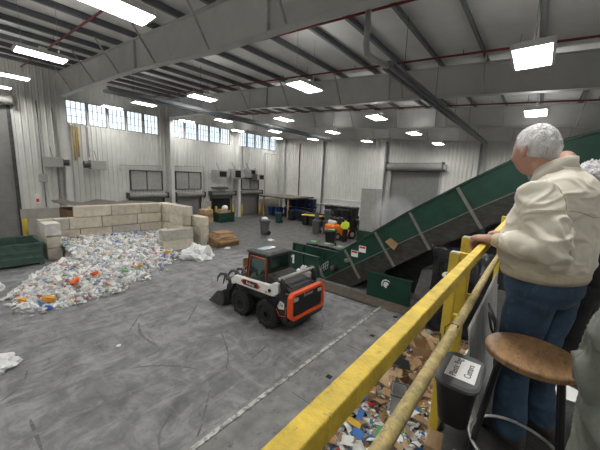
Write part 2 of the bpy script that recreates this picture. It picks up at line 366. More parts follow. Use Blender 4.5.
# roll-up doors
def rollup(i, x0, x1, h, hous=.45, P=PL, ax=0, m='door', hmat='housing', open_=0.0, hw=.28):
    d = MB(); z = open_*h; n = max(8, int((h-z)/.09))
    for k in range(n):
        a = z+(h-z)*k/n; q = z+(h-z)*(k+1)/n; mid = (a+q)/2
        d.add([P(x0, -.10, a), P(x1, -.10, a), P(x1, -.085, mid), P(x0, -.085, mid), P(x1, -.10, q), P(x0, -.10, q)], [(0, 1, 2, 3), (3, 2, 4, 5)])
    d.add([P(x0, -.12, z), P(x1, -.12, z), P(x1, -.12, h), P(x0, -.12, h)], [(0, 1, 2, 3)])
    o = struct(d.build('door_%d' % i, M[m]))
    t = MB()
    for a in (x0, x1): t.hexa([P(a-.09, .002, 0), P(a+.09, .002, 0), P(a+.09, .06, 0), P(a-.09, .06, 0), P(a-.09, .002, h+.1), P(a+.09, .002, h+.1), P(a+.09, .06, h+.1), P(a-.09, .06, h+.1)])
    t.build('door_track', M['steel_d' if i < 6 else 'greypaint'], o)
    c0, c1 = Vector(P(x0-.2, hw, h+hous*.5)), Vector(P(x1+.2, hw, h+hous*.5))
    t = MB().cyl(c0, c1, hous*.5, n=18); t.build('door_roll', M[hmat], o, smooth=False)
    t = MB()
    for a in (x0-.2, x1+.2): t.hexa([P(a-.04, .0, h-.02), P(a+.04, .0, h-.02), P(a+.04, hw*2, h-.02), P(a-.04, hw*2, h-.02), P(a-.04, .0, h+hous+.04), P(a+.04, .0, h+hous+.04), P(a+.04, hw*2, h+hous+.04), P(a-.04, hw*2, h+hous+.04)])
    t.build('roll_bracket', M['steel_d'], o)
    return o
rollup(1, -1.9, 2.95, 8.05, .5)
for i, (a, c, h) in enumerate(doors_l[1:], 2): rollup(i, a, c, h, .42, open_=.86 if i == 4 else 0)
bd = rollup(6, 6.75, 11.25, 5.4, .72, PB, hw=.38)
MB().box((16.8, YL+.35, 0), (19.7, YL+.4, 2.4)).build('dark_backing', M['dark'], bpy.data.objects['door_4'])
MB().box((XB-.55, 6.3, 5.55), (XB-.15, 6.55, 5.95)).box((XB-.6, 6.1, 5.72), (XB-.5, 6.3, 5.78)).build('door_motor', M['greypaint'], bd)

# ------------------------------------------------------------------ rigid frames
BOT = [(25.35, 9.05), (23.5, 8.98), (20, 8.84), (13.5, 8.5), (8, 7.98), (4, 7.78), (0, 7.48), (-8.9, 6.85)]
FX = [(-1.9, 'behind the camera position overhead'), (5.45, 'nearest the camera, crossing the whole ceiling'), (12.75, 'second from the camera'), (20.05, 'third from the camera'), (27.0, 'against the back wall')]
for x, w in FX:
    t = thing('roof_frame', 'grey tapered steel roof frame '+w, 'roof frame', (x, YL-.4, 0))
    oy = YL-.4
    def L(p): return (p[0], p[1]-oy, p[2])
    web = MB(); fl = MB()
    for (ya, za), (yb, zb) in zip(BOT, BOT[1:]):
        web.hexa([L(q) for q in ((-.012, ya, za), (.012, ya, za), (.012, yb, zb), (-.012, yb, zb), (-.012, ya, zr(ya)), (.012, ya, zr(ya)), (.012, yb, zr(yb)), (-.012, yb, zr(yb)))])
        fl.hexa([L(q) for q in ((-.14, ya, za-.025), (.14, ya, za-.025), (.14, yb, zb-.025), (-.14, yb, zb-.025), (-.14, ya, za), (.14, ya, za), (.14, yb, zb), (-.14, yb, zb))])
        fl.hexa([L(q) for q in ((-.14, ya, zr(ya)-.03), (.14, ya, zr(ya)-.03), (.14, yb, zr(yb)-.03), (-.14, yb, zr(yb)-.03), (-.14, ya, zr(ya)-.005), (.14, ya, zr(ya)-.005), (.14, yb, zr(yb)-.005), (-.14, yb, zr(yb)-.005))])
    for y in (13.2, 5.6): # stiffener plates
        zb = np.interp(y, [p[0] for p in BOT[::-1]], [p[1] for p in BOT[::-1]]); web.box(L((-.12, y-.01, zb)), L((.12, y+.01, zr(y)-.02)))
    web.build('beam_web', M['frame'], t); fl.build('beam_flange', M['frame'], t)
    col = MB(); col.box(L((-.15, YL-.75, 0)), L((.15, YL-.72, 9.1))); col.box(L((-.15, YL-.2, 0)), L((.15, YL-.17, 9.2))); col.box(L((-.012, YL-.73, 0)), L((.012, YL-.18, 9.2))); col.box(L((-.2, YL-.8, .0)), L((.2, YL-.15, .03)))
    if x != -1.9: col.build('column', M['frame_l'], t)
    for y in (22, 18.0, 14.8, 11.4, 8, 4.95, 2.05, -1):
        zb = np.interp(y, [p[0] for p in BOT[::-1]], [p[1] for p in BOT[::-1]])
        for s in (-1, 1):
            if x > 26 and s > 0: continue
            MB().bar(L((s*.12, y, zb+.02)), L((s*1.0, y-.12, zr(y)-.0)), .045, .045).build('flange_brace', M['greypaint'], t)

# tyre marks ground into the floor
M['skid'] = mat('tyre_mark', (.10, .10, .103), .6, 0, .3, 3, col2=(.19, .19, .193), thr=.5)
def skid_mark(pts, w):
    n = 4*(len(pts)-1)+1; P_ = [Vector((p[0], p[1], 0)) for p in pts]; q = []
    for i in range(n):
        t = i/4; k = min(int(t), len(P_)-2); f = t-k; a = P_[max(0, k-1)]; b = P_[k]; c = P_[k+1]; d = P_[min(k+2, len(P_)-1)]
        q.append(.5*((2*b)+(c-a)*f+(2*a-5*b+4*c-d)*f*f+(3*b-a-3*c+d)*f*f*f))
    vs = []
    for i, p in enumerate(q):
        d = (q[min(i+1, n-1)]-q[max(0, i-1)]).normalized(); s_ = Vector((-d.y, d.x, 0)); ww = .75*w*(.35+.65*math.sin(PI*(i+.5)/n))*(1+.35*noise.noise(p*5)); vs += [p+s_*ww+Vector((0, 0, .0015)), p-s_*ww*(1+.3*noise.noise(p*7))+Vector((0, 0, .0015))]
    MB().add(vs, [(2*i, 2*i+1, 2*i+3, 2*i+2) for i in range(n-1)]).build('tyre_mark', M['skid'], floor)
for pts, w in (([(2.31, 6.59), (2.6, 6.39), (2.98, 5.97), (3.26, 5.51)], .035), ([(3.25, 8.6), (3.06, 8.07), (3.02, 7.59), (3.08, 7.04)], .05), ([(2.22, 3.86), (2.56, 4.17), (3.07, 4.72)], .03), ([(4.28, 7.69), (4.8, 8.22), (5.45, 8.92)], .04), ([(.27, 7.36), (.51, 7.56), (.69, 7.89), (.76, 8.19)], .035), ([(3.6, 9.26), (2.82, 8.25)], .03), ([(.56, 6.42), (.57, 5.54)], .035), ([(2.1, 8.37), (2.09, 7.74)], .02), ([(4.63, 6.56), (4.13, 5.53), (3.68, 5.0)], .03), ([(1.64, 9.73), (2.32, 9.67), (2.93, 9.77)], .025), ([(4.29, 4.88), (5.03, 5.02)], .03), ([(.58, 10.85), (1.38, 10.66), (2.01, 10.35)], .025), ([(5.9, 9.6), (6.6, 9.9), (7.0, 10.6)], .03), ([(6.6, 4.4), (7.4, 4.9), (7.9, 5.6)], .03)): skid_mark(pts, w)

# ------------------------------------------------------------------ ceiling lights
lt = thing('ceiling_light', 'x', 'ceiling light', (0, 0, 0), 0, 'ceiling light panels')
lb = MB(); lb.box((-.62, -.32, .03), (.62, .32, .10)); lb.box((-.1, -.32, .10), (.1, -.22, .17))
for s in (-1, 1): lb.box((-.62, s*.32-.02, -.01), (.62, s*.32+.02, .10)); lb.box((s*.62-.02, -.32, -.01), (s*.62+.02, .32, .10))
lb.build('housing', M['white'], lt)
MB().box((-.59, -.29, .0), (.59, .29, .03)).build('diffuser', M['lamp'], lt); MB().box((-.5, -.2, .101), (.5, .2, .115)).build('ceiling_fill_strip', M['ceilfill'], lt)  # diffuser is the lamp; the glowing top strip is added to brighten the ceiling
MB().cyl((-.45, 0, .15), (-.45, 0, 1.62), .006, n=5).build('hanger', M['greypaint'], lt); MB().cyl((.45, 0, .15), (.45, 0, 1.62), .006, n=5).build('hanger', M['greypaint'], lt)
ROWS = [(.45, 'row over the walkway'), (6.55, 'second row from the walkway'), (12.65, 'middle row'), (18.75, 'second row from the window wall'), (23.9, 'row along the window wall')]
XS = {0: [2.35, 7.7, 13.4, 19.0, 24.6]}; XS.update({k: [2.37, 8.05, 13.65, 19.1, 24.7] for k in (1, 2, 3, 4)})
XN = ['in the bay nearest the camera', 'in the second bay from the camera', 'in the third bay from the camera', 'in the fourth bay from the camera', 'in the bay by the back wall']
first = True
for r, (y, rn) in enumerate(ROWS):
    for k, x in enumerate(XS[r]+[-3.5]):
        if k == len(XS[r]): nm = 'behind the camera'
        else: nm = XN[k]
        lab = 'LED ceiling panel, '+rn+', '+nm
        if first: lt.location = (x, y, 6.9+.078*y); lt['label'] = lab; first = False
        else: dup(lt, (x, y, 6.9+.078*y), 0, lab)
for k, x in enumerate((-3.5, 2.3, 8.0, 14.0, 20.0)):
    dup(lt, (x, -5.8, 6.5), 0, 'LED ceiling panel, row right of the walkway, '+(['behind the camera']+XN)[k])

# ------------------------------------------------------------------ ceiling pipes
for k, x in enumerate((3.65, 7.4, 11.2, 14.9, 18.6, 22.3)):
    p = MB(); p.tube([(x, y, zr(y)-.17) for y in (YR+.2, 0, 10, 25.0)], .035, 8)
    t = tag(p.build('sprinkler_pipe', M['red'], smooth=True), 'dark red sprinkler pipe across the ceiling, '+['first', 'second', 'third', 'fourth', 'fifth', 'sixth'][k]+' from the camera', 'pipe', 'ceiling sprinkler pipes')
    for y in range(-7, 25, 4): MB().cyl((x, y, zr(y)-.15), (x, y, zr(y)+.2), .008, n=5).build('hanger_rod', M['steel_d'], t); MB().cyl((x, y+1.5, zr(y+1.5)-.17), (x, y+1.5, zr(y+1.5)-.02), .012, n=5).build('sprinkler_head', M['steel_d'], t)
def heater(y, x0, x1, z, lab, flue):
    t = thing('tube_heater', lab, 'radiant heater', (x0, y, z))
    p = MB(); n = x1-x0
    p.hexa([(0, -.2, -.02), (n, -.2, -.02), (n, .2, -.02), (0, .2, -.02), (0, -.08, .16), (n, -.08, .16), (n, .08, .16), (0, .08, .16)]); p.build('reflector', M['purlin'], t)
    MB().cyl((-.1, -.07, -.05), (n, -.07, -.05), .05, n=10).cyl((-.1, .07, -.05), (n, .07, -.05), .05, n=10).build('burner_tube', M['purlin'], t, smooth=True)
    k = 1.0
    while k < n: MB().cyl((k, 0, .15), (k, 0, zr(y)-z+.1), .008, n=5).build('hanger_chain', M['steel_d'], t); k += 3.2
    if flue: MB().tube([(-.1, 0, 0), (-.75, .12, 0), (-.95, .16, .05), (-1.0, .17, .25), (-1.0, .17, zr(y)-z+.15)], .07, 10).build('flue_pipe', M['greypaint'], t, smooth=True)
heater(3.4, 7.6, 24.5, 7.3, 'long dark tube heater hung under the ceiling, right of centre', True)
heater(13.8, 4.5, 20.5, 7.55, 'long dark tube heater hung under the ceiling, nearer the windows', False)

# ------------------------------------------------------------------ wall fittings
for (x0, x1, z0, z1, w) in ((9.6, 12.05, 2.95, 4.45, 'door left of the block bunker corner'), (13.35, 15.8, 3.0, 4.5, 'door right of the first white column'), (20.85, 23.25, 2.95, 4.1, 'last door before the far corner')):
    t = thing('louver_vent', 'grey louvered vent on the window wall above the '+w, 'vent', (x0, YL-.05, z0)); W = x1-x0; H = z1-z0
    f = MB(); f.box((-.08, -.12, -.08), (0, .05, H+.08)); f.box((W, -.12, -.08), (W+.08, .05, H+.08)); f.box((0, -.12, H), (W, .05, H+.08)); f.box((0, -.12, -.08), (W, .05, 0)); f.box((W/2-.03, -.1, 0), (W/2+.03, .05, H)); f.box((0, .02, 0), (W, .05, H)); f.build('vent_frame', M['steel_d'], t)
    for s in (0, 1):
        q = MB(); a, c = (.02, W/2-.04) if s == 0 else (W/2+.04, W-.02)
        for k in range(6): z = H*(k+.5)/6; q.hexa([(a, -.11, z-H*.085), (c, -.11, z-H*.085), (c, -.02, z+H*.05), (a, -.02, z+H*.05), (a, -.1, z-H*.06), (c, -.1, z-H*.06), (c, -.01, z+H*.08), (a, -.01, z+H*.08)])
        q.build('louver_blades', M['greypaint'], t)
def unit_heater(x, z, w, h, lab, side, depth=.6, round_=True):
    t = thing('unit_heater', lab, 'wall heater', (x, YL-.15, z))
    MB().box((0, -depth-.15, 0), (w, -.15, h)).build('case', M['greypaint'], t, bevel=.02)
    MB().box((.1, -.2, h*.4), (.16, .12, h*.5)).build('bracket', M['steel_d'], t); MB().box((w-.16, -.2, h*.4), (w-.1, .12, h*.5)).build('bracket', M['steel_d'], t); MB().bar((w/2, -.4, h), (w/2, .1, h+.7), .03, .03).build('brace', M['steel_d'], t)
    s = w if side > 0 else 0
    if round_: MB().cyl((s, -depth/2-.15, h*.5), (s+side*.35, -depth/2-.15, h*.5), h*.36, h*.42, 14).build('fan_nozzle', M['steel_d'], t)
    else:
        MB().box((min(s, s+side*.3), -depth-.1, h*.1), (max(s, s+side*.3), -.2, h*.9)).build('outlet_duct', M['galv'], t)
        MB().box((w*.35, -depth-.17, h*.15), (w*.9, -depth-.15, h*.85)).build('outlet_opening', M['dark'], t)
unit_heater(4.25, 4.5, .95, .62, 'grey unit heater with dark fan nozzle, left of the yellow gas pipe', 1)
unit_heater(6.75, 4.45, .95, .62, 'grey unit heater with dark fan nozzle, right of the yellow gas pipe', -1)
unit_heater(16.9, 4.1, 1.5, .75, 'grey heater box over the open dark door', 1, round_=False)
unit_heater(18.9, 4.05, 1.3, 1.0, 'tall grey heater box just left of the third white column', 1, round_=False)
unit_heater(21.0, 4.55, 1.0, .55, 'heater box with black square outlet right of the third white column', 1, .8, False)
unit_heater(22.2, 4.0, 1.1, .6, 'low heater box with black outlet nearest the far corner', 1, .8, False)
tag(MB().hexa([(16.75, YL-.9, 3.0), (18.55, YL-.9, 3.0), (18.9, YL-.15, 3.1), (16.9, YL-.15, 3.1), (16.75, YL-.9, 3.06), (18.55, YL-.9, 3.06), (18.9, YL-.15, 3.18), (16.9, YL-.15, 3.18)]).build('door_canopy', M['steel_d']), 'small dark canopy tilted out over the open dark door', 'canopy')
def pipe(name, pts, r, m, lab, cat='pipe'): return tag(MB().tube(pts, r, 7).build(name, M[m], smooth=True), lab, cat)
pipe('gas_pipe', [(6.05, YL-.14, 5.0), (6.05, YL-.14, 7.35)], .05, 'yellowpipe', 'yellow gas pipe on the wall, the left of the pair')
pipe('gas_pipe', [(6.3, YL-.14, 5.25), (6.3, YL-.14, 7.3)], .05, 'yellowpipe', 'yellow gas pipe on the wall, the right of the pair')
pipe('conduit', [(4.25, YL-.1, 1.8), (4.25, YL-.1, 8.6)], .03, 'purlin', 'dark vertical conduit on the wall beside the big left door')
pipe('conduit', [(5.0, YL-.1, 1.8), (5.0, YL-.1, 8.3)], .03, 'greypaint', 'grey vertical conduit just left of the first column')
pipe('conduit', [(6.9, YL-.09, 5.3), (6.9, YL-.09, 7.4)], .025, 'greypaint', 'thin grey conduit right of the yellow gas pipes')
pipe('conduit', [(8.85, YL-.09, 4.4), (8.85, YL-.09, 4.85), (12.05, YL-.09, 4.95)], .035, 'greypaint', 'grey conduit bent over the vent left of the first free column')
pipe('conduit', [(13.2, YL-.09, 5.0), (16.2, YL-.09, 5.12), (16.2, YL-.09, 2.0)], .035, 'greypaint', 'grey conduit bent down beside the second vent')
pipe('conduit', [(24.3, YL-.08, 7.1), (26.2, YL-.08, 7.1)], .035, 'greypaint', 'short level conduit under the last windows')
pipe('conduit', [(24.3, YL-.12, 2.0), (24.3, YL-.12, 7.1)], .035, 'greypaint', 'vertical conduit under the last windows')
pipe('riser_pipe', [(XB-.09, 22.6, 2.25), (XB-.09, 22.6, 8.4)], .05, 'red', 'dark red riser pipe on the back wall near the corner')
for k, (y, w) in enumerate(((19.2, 'left of the covered cart shelter'), (11.95, 'just left of the back roll-up door'), (4.15, 'right of the back roll-up door'))):
    t = tag(MB().box((XB-.35, y-.12, 0), (XB-.06, y+.12, np.interp(y, [0, 25], [7.45, 8.9]))).build('wall_column', M['frame_l']), 'pale steel column on the back wall, '+['nearest the far corner', 'just left of the back roll-up door', 'right of the back roll-up door'][k], 'column')
    MB().box((XB-.38, y-.28, 0), (XB-.3, y-.12, np.interp(y, [0, 25], [7.4, 8.8]))).build('pipe_chase', M['purlin'], t)
t = tag(MB().box((4.0, YL-.22, 3.5), (4.45, YL-.05, 4.0)).build('electric_box', M['greypaint'], bevel=.01), 'small grey electrical box under the left unit heater', 'electrical box')
tag(MB().box((5.05, YL-.3, 2.0), (5.25, YL-.1, 4.4)).build('cable_duct', M['galv']), 'pale vertical cable duct under the left unit heater', 'duct')
t = tag(MB().box((3.72, YL-.16, 2.1), (3.95, YL-.13, 2.75)).build('wall_sign', M['paper']), 'small white and red notice beside the big left door', 'sign')
MB().box((3.76, YL-.163, 2.18), (3.91, YL-.16, 2.4)).build('red_panel', M['signred'], t)

# ------------------------------------------------------------------ bollards
for x, y, w in ((3.0, 24.6, 'beside the big left door behind the green dumpster'), (16.35, 24.9, 'left of the open dark door, farther left'), (17.25, 25.0, 'left edge of the open dark door'), (19.3, 24.95, 'right edge of the open dark door'), (20.5, 24.95, 'left edge of the last door'), (22.9, 24.7, 'right edge of the last door')):
    tag(MB().tube([(0, 0, 0), (0, 0, 1.18), (0, 0, 1.24), (0, 0, 1.27)], [.12, .12, .09, .02], 14).build('bollard', M['yellow'], None, (x, y, 0), smooth=True), 'yellow steel bollard at the '+w if 'edge' in w else 'yellow steel bollard '+w, 'bollard', 'door bollards')

# ------------------------------------------------------------------ concrete block bunker
def block(x0, x1, y0, y1, z0, lab, m='concrete', h=.6):
    if m == 'concrete': m = random.choice(('concrete', 'concrete1', 'concrete2'))
    g = .018; cxx, cyy = (x0+x1)/2, (y0+y1)/2; w, d = x1-x0-2*g, y1-y0-2*g
    b = MB(); b.box((-w/2, -d/2, 0), (w/2, d/2, h-.012)); 
    o = tag(b.build('concrete_block', M[m], None, (cxx, cyy, z0), random.uniform(-.006, .006), bevel=.03), lab, 'concrete block', 'concrete bunker blocks'); return o
ORD = ['first', 'second', 'third', 'fourth', 'fifth']
CRS = ['bottom', 'second', 'third', 'top']
H = .61
back = [[3.45, 4.0, 5.62, 7.3, 8.95], [3.45, 4.5, 6.05, 7.6, 8.95], [3.45, 4.05, 5.55, 7.45, 8.95], [4.35, 6.05, 7.7, 8.95]]
for c, xs in enumerate(back):
    for k, (a, q) in enumerate(zip(xs, xs[1:])): block(a, q, 19.05, 19.68, c*H, 'tan concrete block in the bunker back wall, %s course, %s from left' % (CRS[c], ORD[k]))
right = [[19.68, 18.2, 16.55], [19.68, 19.0, 17.5, 16.45], [19.68, 18.1, 16.5], [19.68, 17.9, 16.3]]
for c, ys in enumerate(right):
    for k, (a, q) in enumerate(zip(ys, ys[1:])): block(8.98, 9.6, q, a, c*H, 'tan concrete block in the bunker right wall, %s course, %s from the back' % (CRS[c], ORD[k]))
for c in range(2): block(7.45, 9.3, 15.75, 16.35, c*H, 'wide grey concrete block at the bunker mouth, '+['lower', 'upper'][c], 'concrete')
for c in range(3): block(9.65, 10.25, 15.6, 16.9, c*H, 'concrete block in the end stack right of the bunker, '+['bottom', 'middle', 'top'][c])
for c in range(2):
    block(2.82, 3.44, 17.75, 19.05, c*H, 'concrete block in the bunker left end wall, front, '+['bottom', 'middle'][c])
for c in range(3): block(2.82, 3.44, 19.06, 19.68, c*H, 'concrete block in the bunker left end wall, rear, '+['bottom', 'middle', 'top'][c])
block(2.78, 3.42, 17.6, 18.6, 2*H, 'pale whitish concrete block on top of the bunker left end', 'concrete_w')
tp = MB()
N_ = 14
vs = [(3.9+5.2*i/N_, 19.75+2.2*j/6, 2.42+.06*math.sin(i*1.3+j)-.012*i+.1*j/6+.05*math.cos(i*.9)) for j in range(7) for i in range(N_+1)]
fs = [(j*(N_+1)+i, j*(N_+1)+i+1, (j+1)*(N_+1)+i+1, (j+1)*(N_+1)+i) for j in range(6) for i in range(N_)]
o = MB().add(vs, fs).build('tarp', M['tarp'], smooth=True); s = o.modifiers.new('t', 'SOLIDIFY'); s.thickness = .02; tag(o, 'brown tarp stretched behind the top of the bunker back wall', 'tarp')
tag(MB().box((4.2, 19.8, 0), (8.9, 21.8, 2.15)).build('baled_stack', M['kraft3'], bevel=.06), 'dark stack of bales behind the bunker back wall under the tarp', 'bale stack')

# ------------------------------------------------------------------ dumpsters
def dumpster(name, lab, x0, x1, y0, y1, h, m, ribs=3, loc_group=None):
    t = thing(name, lab, 'dumpster', ((x0+x1)/2, (y0+y1)/2, 0), 0, loc_group); w, d = (x1-x0)/2, (y1-y0)/2; k = .04
    b = MB(); b.box((-w, -d, .1), (w, -d+k, h)); b.box((-w, d-k, .1), (w, d, h)); b.box((-w, -d+k, .1), (-w+k, d-k, h)); b.box((w-k, -d+k, .1), (w, d-k, h)); b.box((-w+k, -d+k, .1), (w-k, d-k, .15))
    b.build('bin_body', M[m], t)
    r = MB(); r.box((-w-.05, -d-.05, h-.08), (w+.05, -d, h+.03)); r.box((-w-.05, d, h-.08), (w+.05, d+.05, h+.03)); r.box((-w-.05, -d, h-.08), (-w, d, h+.03)); r.box((w, -d, h-.08), (w+.05, d, h+.03)); r.build('rim', M[m], t)
    q = MB()
    for i in range(1, ribs+1): z = .1+(h-.2)*i/(ribs+1); q.box((-w+.05, -d-.05, z-.05), (w-.05, -d, z+.05))
    q.box((-w, -d-.03, 0), (-w+.15, d, .1)); q.box((w-.15, -d-.03, 0), (w, d, .1)); q.build('stiffener', M[m], t)
    return t
dumpster('dumpster', 'open weathered dark green dumpster left of the block bunker', -.6, 2.62, 17.35, 19.4, 1.02, 'green_dumpster', 2)
dumpster('dumpster', 'small bright green dumpster holding cardboard by the open dark door', 16.0, 17.6, 22.5, 23.6, .85, 'green', 1)
tag(MB().obox((16.55, 23.0, .82), (.75, .7, .75)).build('cardboard_box', M['kraft2'], bevel=.01), 'brown cardboard box standing up in the small green dumpster', 'box')
tag(MB().obox((17.15, 23.1, .75), (.5, .6, .6), Matrix.Rotation(.4, 3, 'Z')).build('cardboard_box', M['kraft'], bevel=.01), 'darker cardboard box at the far end of the small green dumpster', 'box')
tag(MB().ell((16.9, 23.05, 1.3), (.3, .28, .25), 10, 8).build('plastic_bag', M['mist_white'], smooth=True), 'white plastic bag on top of the boxes in the small green dumpster', 'bag')
for k in range(3): tag(MB().obox((15.25, 23.7, .2+.4*k), (.95, .9, .39), Matrix.Rotation(.05*k, 3, 'Z')).build('cardboard_bale', M[('kraft2', 'kraft', 'kraft2')[k]], bevel=.03), 'tan cardboard bale left of the small green dumpster, '+['bottom', 'middle', 'top'][k]+' of its stack', 'bale')
# flattened cardboard stack right of the bunker
random.seed(3)
for k in range(9):
    tag(MB().obox((0, 0, .05), (1.7-.09*k+random.uniform(-.15, .15), 1.5-.07*k+random.uniform(-.2, .15), .095), Matrix.Rotation(random.uniform(-.25, .25), 3, 'Z')).build('cardboard_stack', M[random.choice(('kraft', 'kraft2', 'kraft3'))], None, (10.95+random.uniform(-.06, .06), 15.25+random.uniform(-.1, .1), .09*k)), 'flattened cardboard layer in the pile right of the bunker, '+['lowest', 'second from the floor', 'third from the floor', 'fourth from the floor', 'fifth from the floor', 'sixth from the floor', 'third from the top', 'second from the top', 'topmost'][k], 'cardboard')
# ------------------------------------------------------------------ wheeled carts
def cart(body, lid, key):
    t = thing('wheeled_cart', 'x', 'cart')
    b = MB(); h = .92
    def rg(z, hx, hy): return [(-hx, -hy, z), (hx, -hy, z), (hx, hy, z), (-hx, hy, z)]
    b.loft([rg(.04, .22, .22), rg(.12, .235, .235), rg(h-.07, .29, .29), rg(h-.07, .32, .31), rg(h, .32, .31), rg(h, .285, .28), rg(.14, .215, .215)]); b.build('body', M[body], t, bevel=.015)
    l = MB(); l.loft([rg(h+.005, .335, .33), rg(h+.035, .33, .325), rg(h+.085, .24, .24)]); l.build('lid', M[lid], t, bevel=.012)
    hb = MB(); hb.cyl((.36, -.27, h-.02), (.36, .27, h-.02), .018, n=8); hb.bar((.3, -.22, h-.04), (.37, -.22, h-.02), .03, .05); hb.bar((.3, .22, h-.04), (.37, .22, h-.02), .03, .05); hb.build('handle', M[body], t)
    for s in (-1, 1): MB().cyl((.25, s*.24, .13), (.25, s*.30, .13), .13, n=16).build('wheel', M['blackrub'], t)
    return t
protos = {}
def put_cart(kind, x, y, rz, lab, z=0, sc=1.0):
    cl = {'gray': ('graycart', 'graycart'), 'black': ('black', 'black'), 'green': ('greencart', 'greencart'), 'blue': ('bluecart', 'bluecart'), 'navy': ('navycart', 'navycart'), 'yl': ('black', 'yellowlid'), 'gl': ('black', 'graycart')}[kind]
    if kind not in protos: protos[kind] = t = cart(*cl, kind); t.location = (x, y, z); t.rotation_euler.z = rz; t['label'] = lab; t['group'] = 'wheeled carts'
    else: t = dup(protos[kind], (x, y, z), rz, lab)
    t['group'] = 'wheeled carts'; t.scale = (sc, sc, sc*1.06); return t
put_cart('gray', 15.35, 15.95, -.5, 'grey wheeled cart with a white bag on its lid, alone mid floor', 0, 1.08)
bg = MB().ell((0, 0, .12), (.26, .22, .16), 12, 8, fn=lambda d: Vector((d.x*.26, d.y*.22, d.z*.14))*(1+.15*noise.noise(d*3))).build('plastic_bag', M['mist_white'], None, (15.35, 15.95, 1.105), smooth=True); tag(bg, 'white plastic bag lying on the lid of the grey cart', 'bag')
put_cart('green', 20.3, 19.15, .4, 'dark green wheeled cart standing in front of the cart shelter', 0, .95)
put_cart('blue', 23.5, 23.3, 0, 'bright blue cart under the shelter, leftmost, by its left post')
put_cart('blue', 23.9, 22.4, 0, 'bright blue cart under the shelter, second from its left post')
put_cart('navy', 24.2, 21.5, 0, 'navy cart under the shelter, third from its left post')
put_cart('blue', 24.0, 20.2, 0, 'blue cart just right of the shelter front post')
NV = [(24.6, 22.6, 1.02), (24.6, 21.7, 1.02), (24.6, 20.8, 1.02), (24.6, 20.0, 1.02), (24.8, 19.2, 1.02)]
for k, (x, y, z) in enumerate(NV):
    put_cart('navy', x+.8, y-.1, 0, 'navy cart in the rear row of the shelter, lower tier, %s from left' % ORD[k])
    put_cart('navy', x+.8, y-.1, 0, 'navy cart in the rear row of the shelter, upper tier, %s from left' % ORD[k], 1.07)
for k, (x, y) in enumerate(((23.2, 18.7), (23.0, 18.0), (22.6, 19.5))): put_cart('black', x, y, .2, 'black cart beside the shelter, '+['right behind its front post', 'next to the yellow lidded carts', 'under the shelter edge'][k], 0, 1.0)
for k, (x, y) in enumerate(((21.4, 16.7), (21.55, 16.0), (21.7, 15.3))): put_cart('yl', x, y, .1, 'black cart with yellow lid, '+['left', 'middle', 'right'][k]+' of the three in a row', 0, .98)
for k, (x, y) in enumerate(((22.6, 17.2), (22.8, 16.4), (23.0, 15.6))): put_cart('black', x, y, .1, 'black cart behind the yellow lidded carts, '+['left', 'middle', 'right'][k], 0, 1.0)
for k, (x, y) in enumerate(((18.85, 13.55), (19.3, 12.85), (19.8, 12.2))):
    put_cart('gray', x, y, .3, 'grey cart left of the orange forklift, %s of the group, on the floor' % ('left', 'middle', 'right')[k], 0, 1.05)
    if k < 2: put_cart('gray', x, y, .3, 'grey cart stacked on top left of the orange forklift, '+('left', 'right')[k], 1.125, .55 if k == 0 else .8)
for k, (x, y) in enumerate(((21.8, 14.4), (21.9, 13.6), (22.0, 12.8), (22.1, 12.0), (22.2, 11.2))):
    put_cart('gl', x, y, 0, 'dark cart in the row behind the forklift, lower tier, %s from left' % ORD[k])
    if k < 4: put_cart('gl', x, y, 0, 'dark cart in the row behind the forklift, upper tier, %s from left' % ORD[k], 1.07)
t = put_cart('black', 15.6, 10.05, .4, 'black cart with green sticker behind the green hopper walls', 0, 1.12)
MB().box((-.2, -.2, 1.0), (.1, .15, 1.01)).build('sticker', M['lime'], t)
for k, (x, y) in enumerate(((12.32, 9.05), (12.4, 8.22), (12.35, 7.4))):
    t = put_cart('gl', x, y, .5-.4*k, 'dark cart with green lid sticker right behind the hopper wall, '+('left', 'middle', 'right')[k], 0, 1.0)
    MB().box((-.12, -.16, 1.008), (.12, .1, 1.014)).build('sticker', M['lime'], t)
# shelter over the carts
t = thing('cart_shelter', 'low flat roofed wooden shelter over blue carts by the back corner', 'shelter', (24.3, 21.3, 0))
MB().box((-1.9, -1.9, 2.28), (1.9, 3.0, 2.34)).build('roof_sheet', M['plywood'], t)
e = MB(); e.box((-1.92, -1.9, 2.18), (-1.86, 3.0, 2.28)); e.box((1.86, -1.9, 2.18), (1.92, 3.0, 2.28)); e.box((-1.86, -1.92, 2.18), (1.86, -1.86, 2.28)); e.build('roof_edge', M['steel_d'], t)
for x, y in ((-1.75, -1.3), (-1.2, 2.9), (1.7, -1.7), (1.7, 2.9)): MB().box((x-.07, y-.07, 0), (x+.07, y+.07, 2.2)).build('post', M['lumber'], t)

# ------------------------------------------------------------------ litter and bags
def crumple(name, x, y, r, hgt, m, lab, seed, cat='plastic bag', sy=1.0):
    off = Vector((seed*3.1, seed*1.7, 0)); v = []
    def fn(d):
        k = 1+.45*noise.noise(d*2.2+off)+.22*noise.noise(d*6+off); return Vector((d.x*r*k, d.y*r*sy*k, max(-.02, d.z*hgt*(k+.1*noise.noise(d*9+off)))))
    return tag(MB().ell((0, 0, .02), (1, 1, 1), 28, 14, fn=fn).build(name, M[m], None, (x, y, 0)), lab, cat)
crumple('plastic_film_heap', 8.25, 13.75, .80, .62, 'mist_white', 'white heap of clear plastic film in front of the bunker mouth', 1, 'plastic film')
crumple('plastic_bag', .35, 8.75, .34, .2, 'mist_white', 'crumpled white plastic bag on the floor at the left edge', 2)
crumple('plastic_bag', .75, 14.7, .32, .24, 'mist_white', 'white plastic bag left of the plastic heap in front of the dumpster', 3)
crumple('paper_scrap', 14.2, 15.0-.9, .22, .07, 'paper', 'white paper scrap on the dark floor past the skid steer', 4, 'paper')
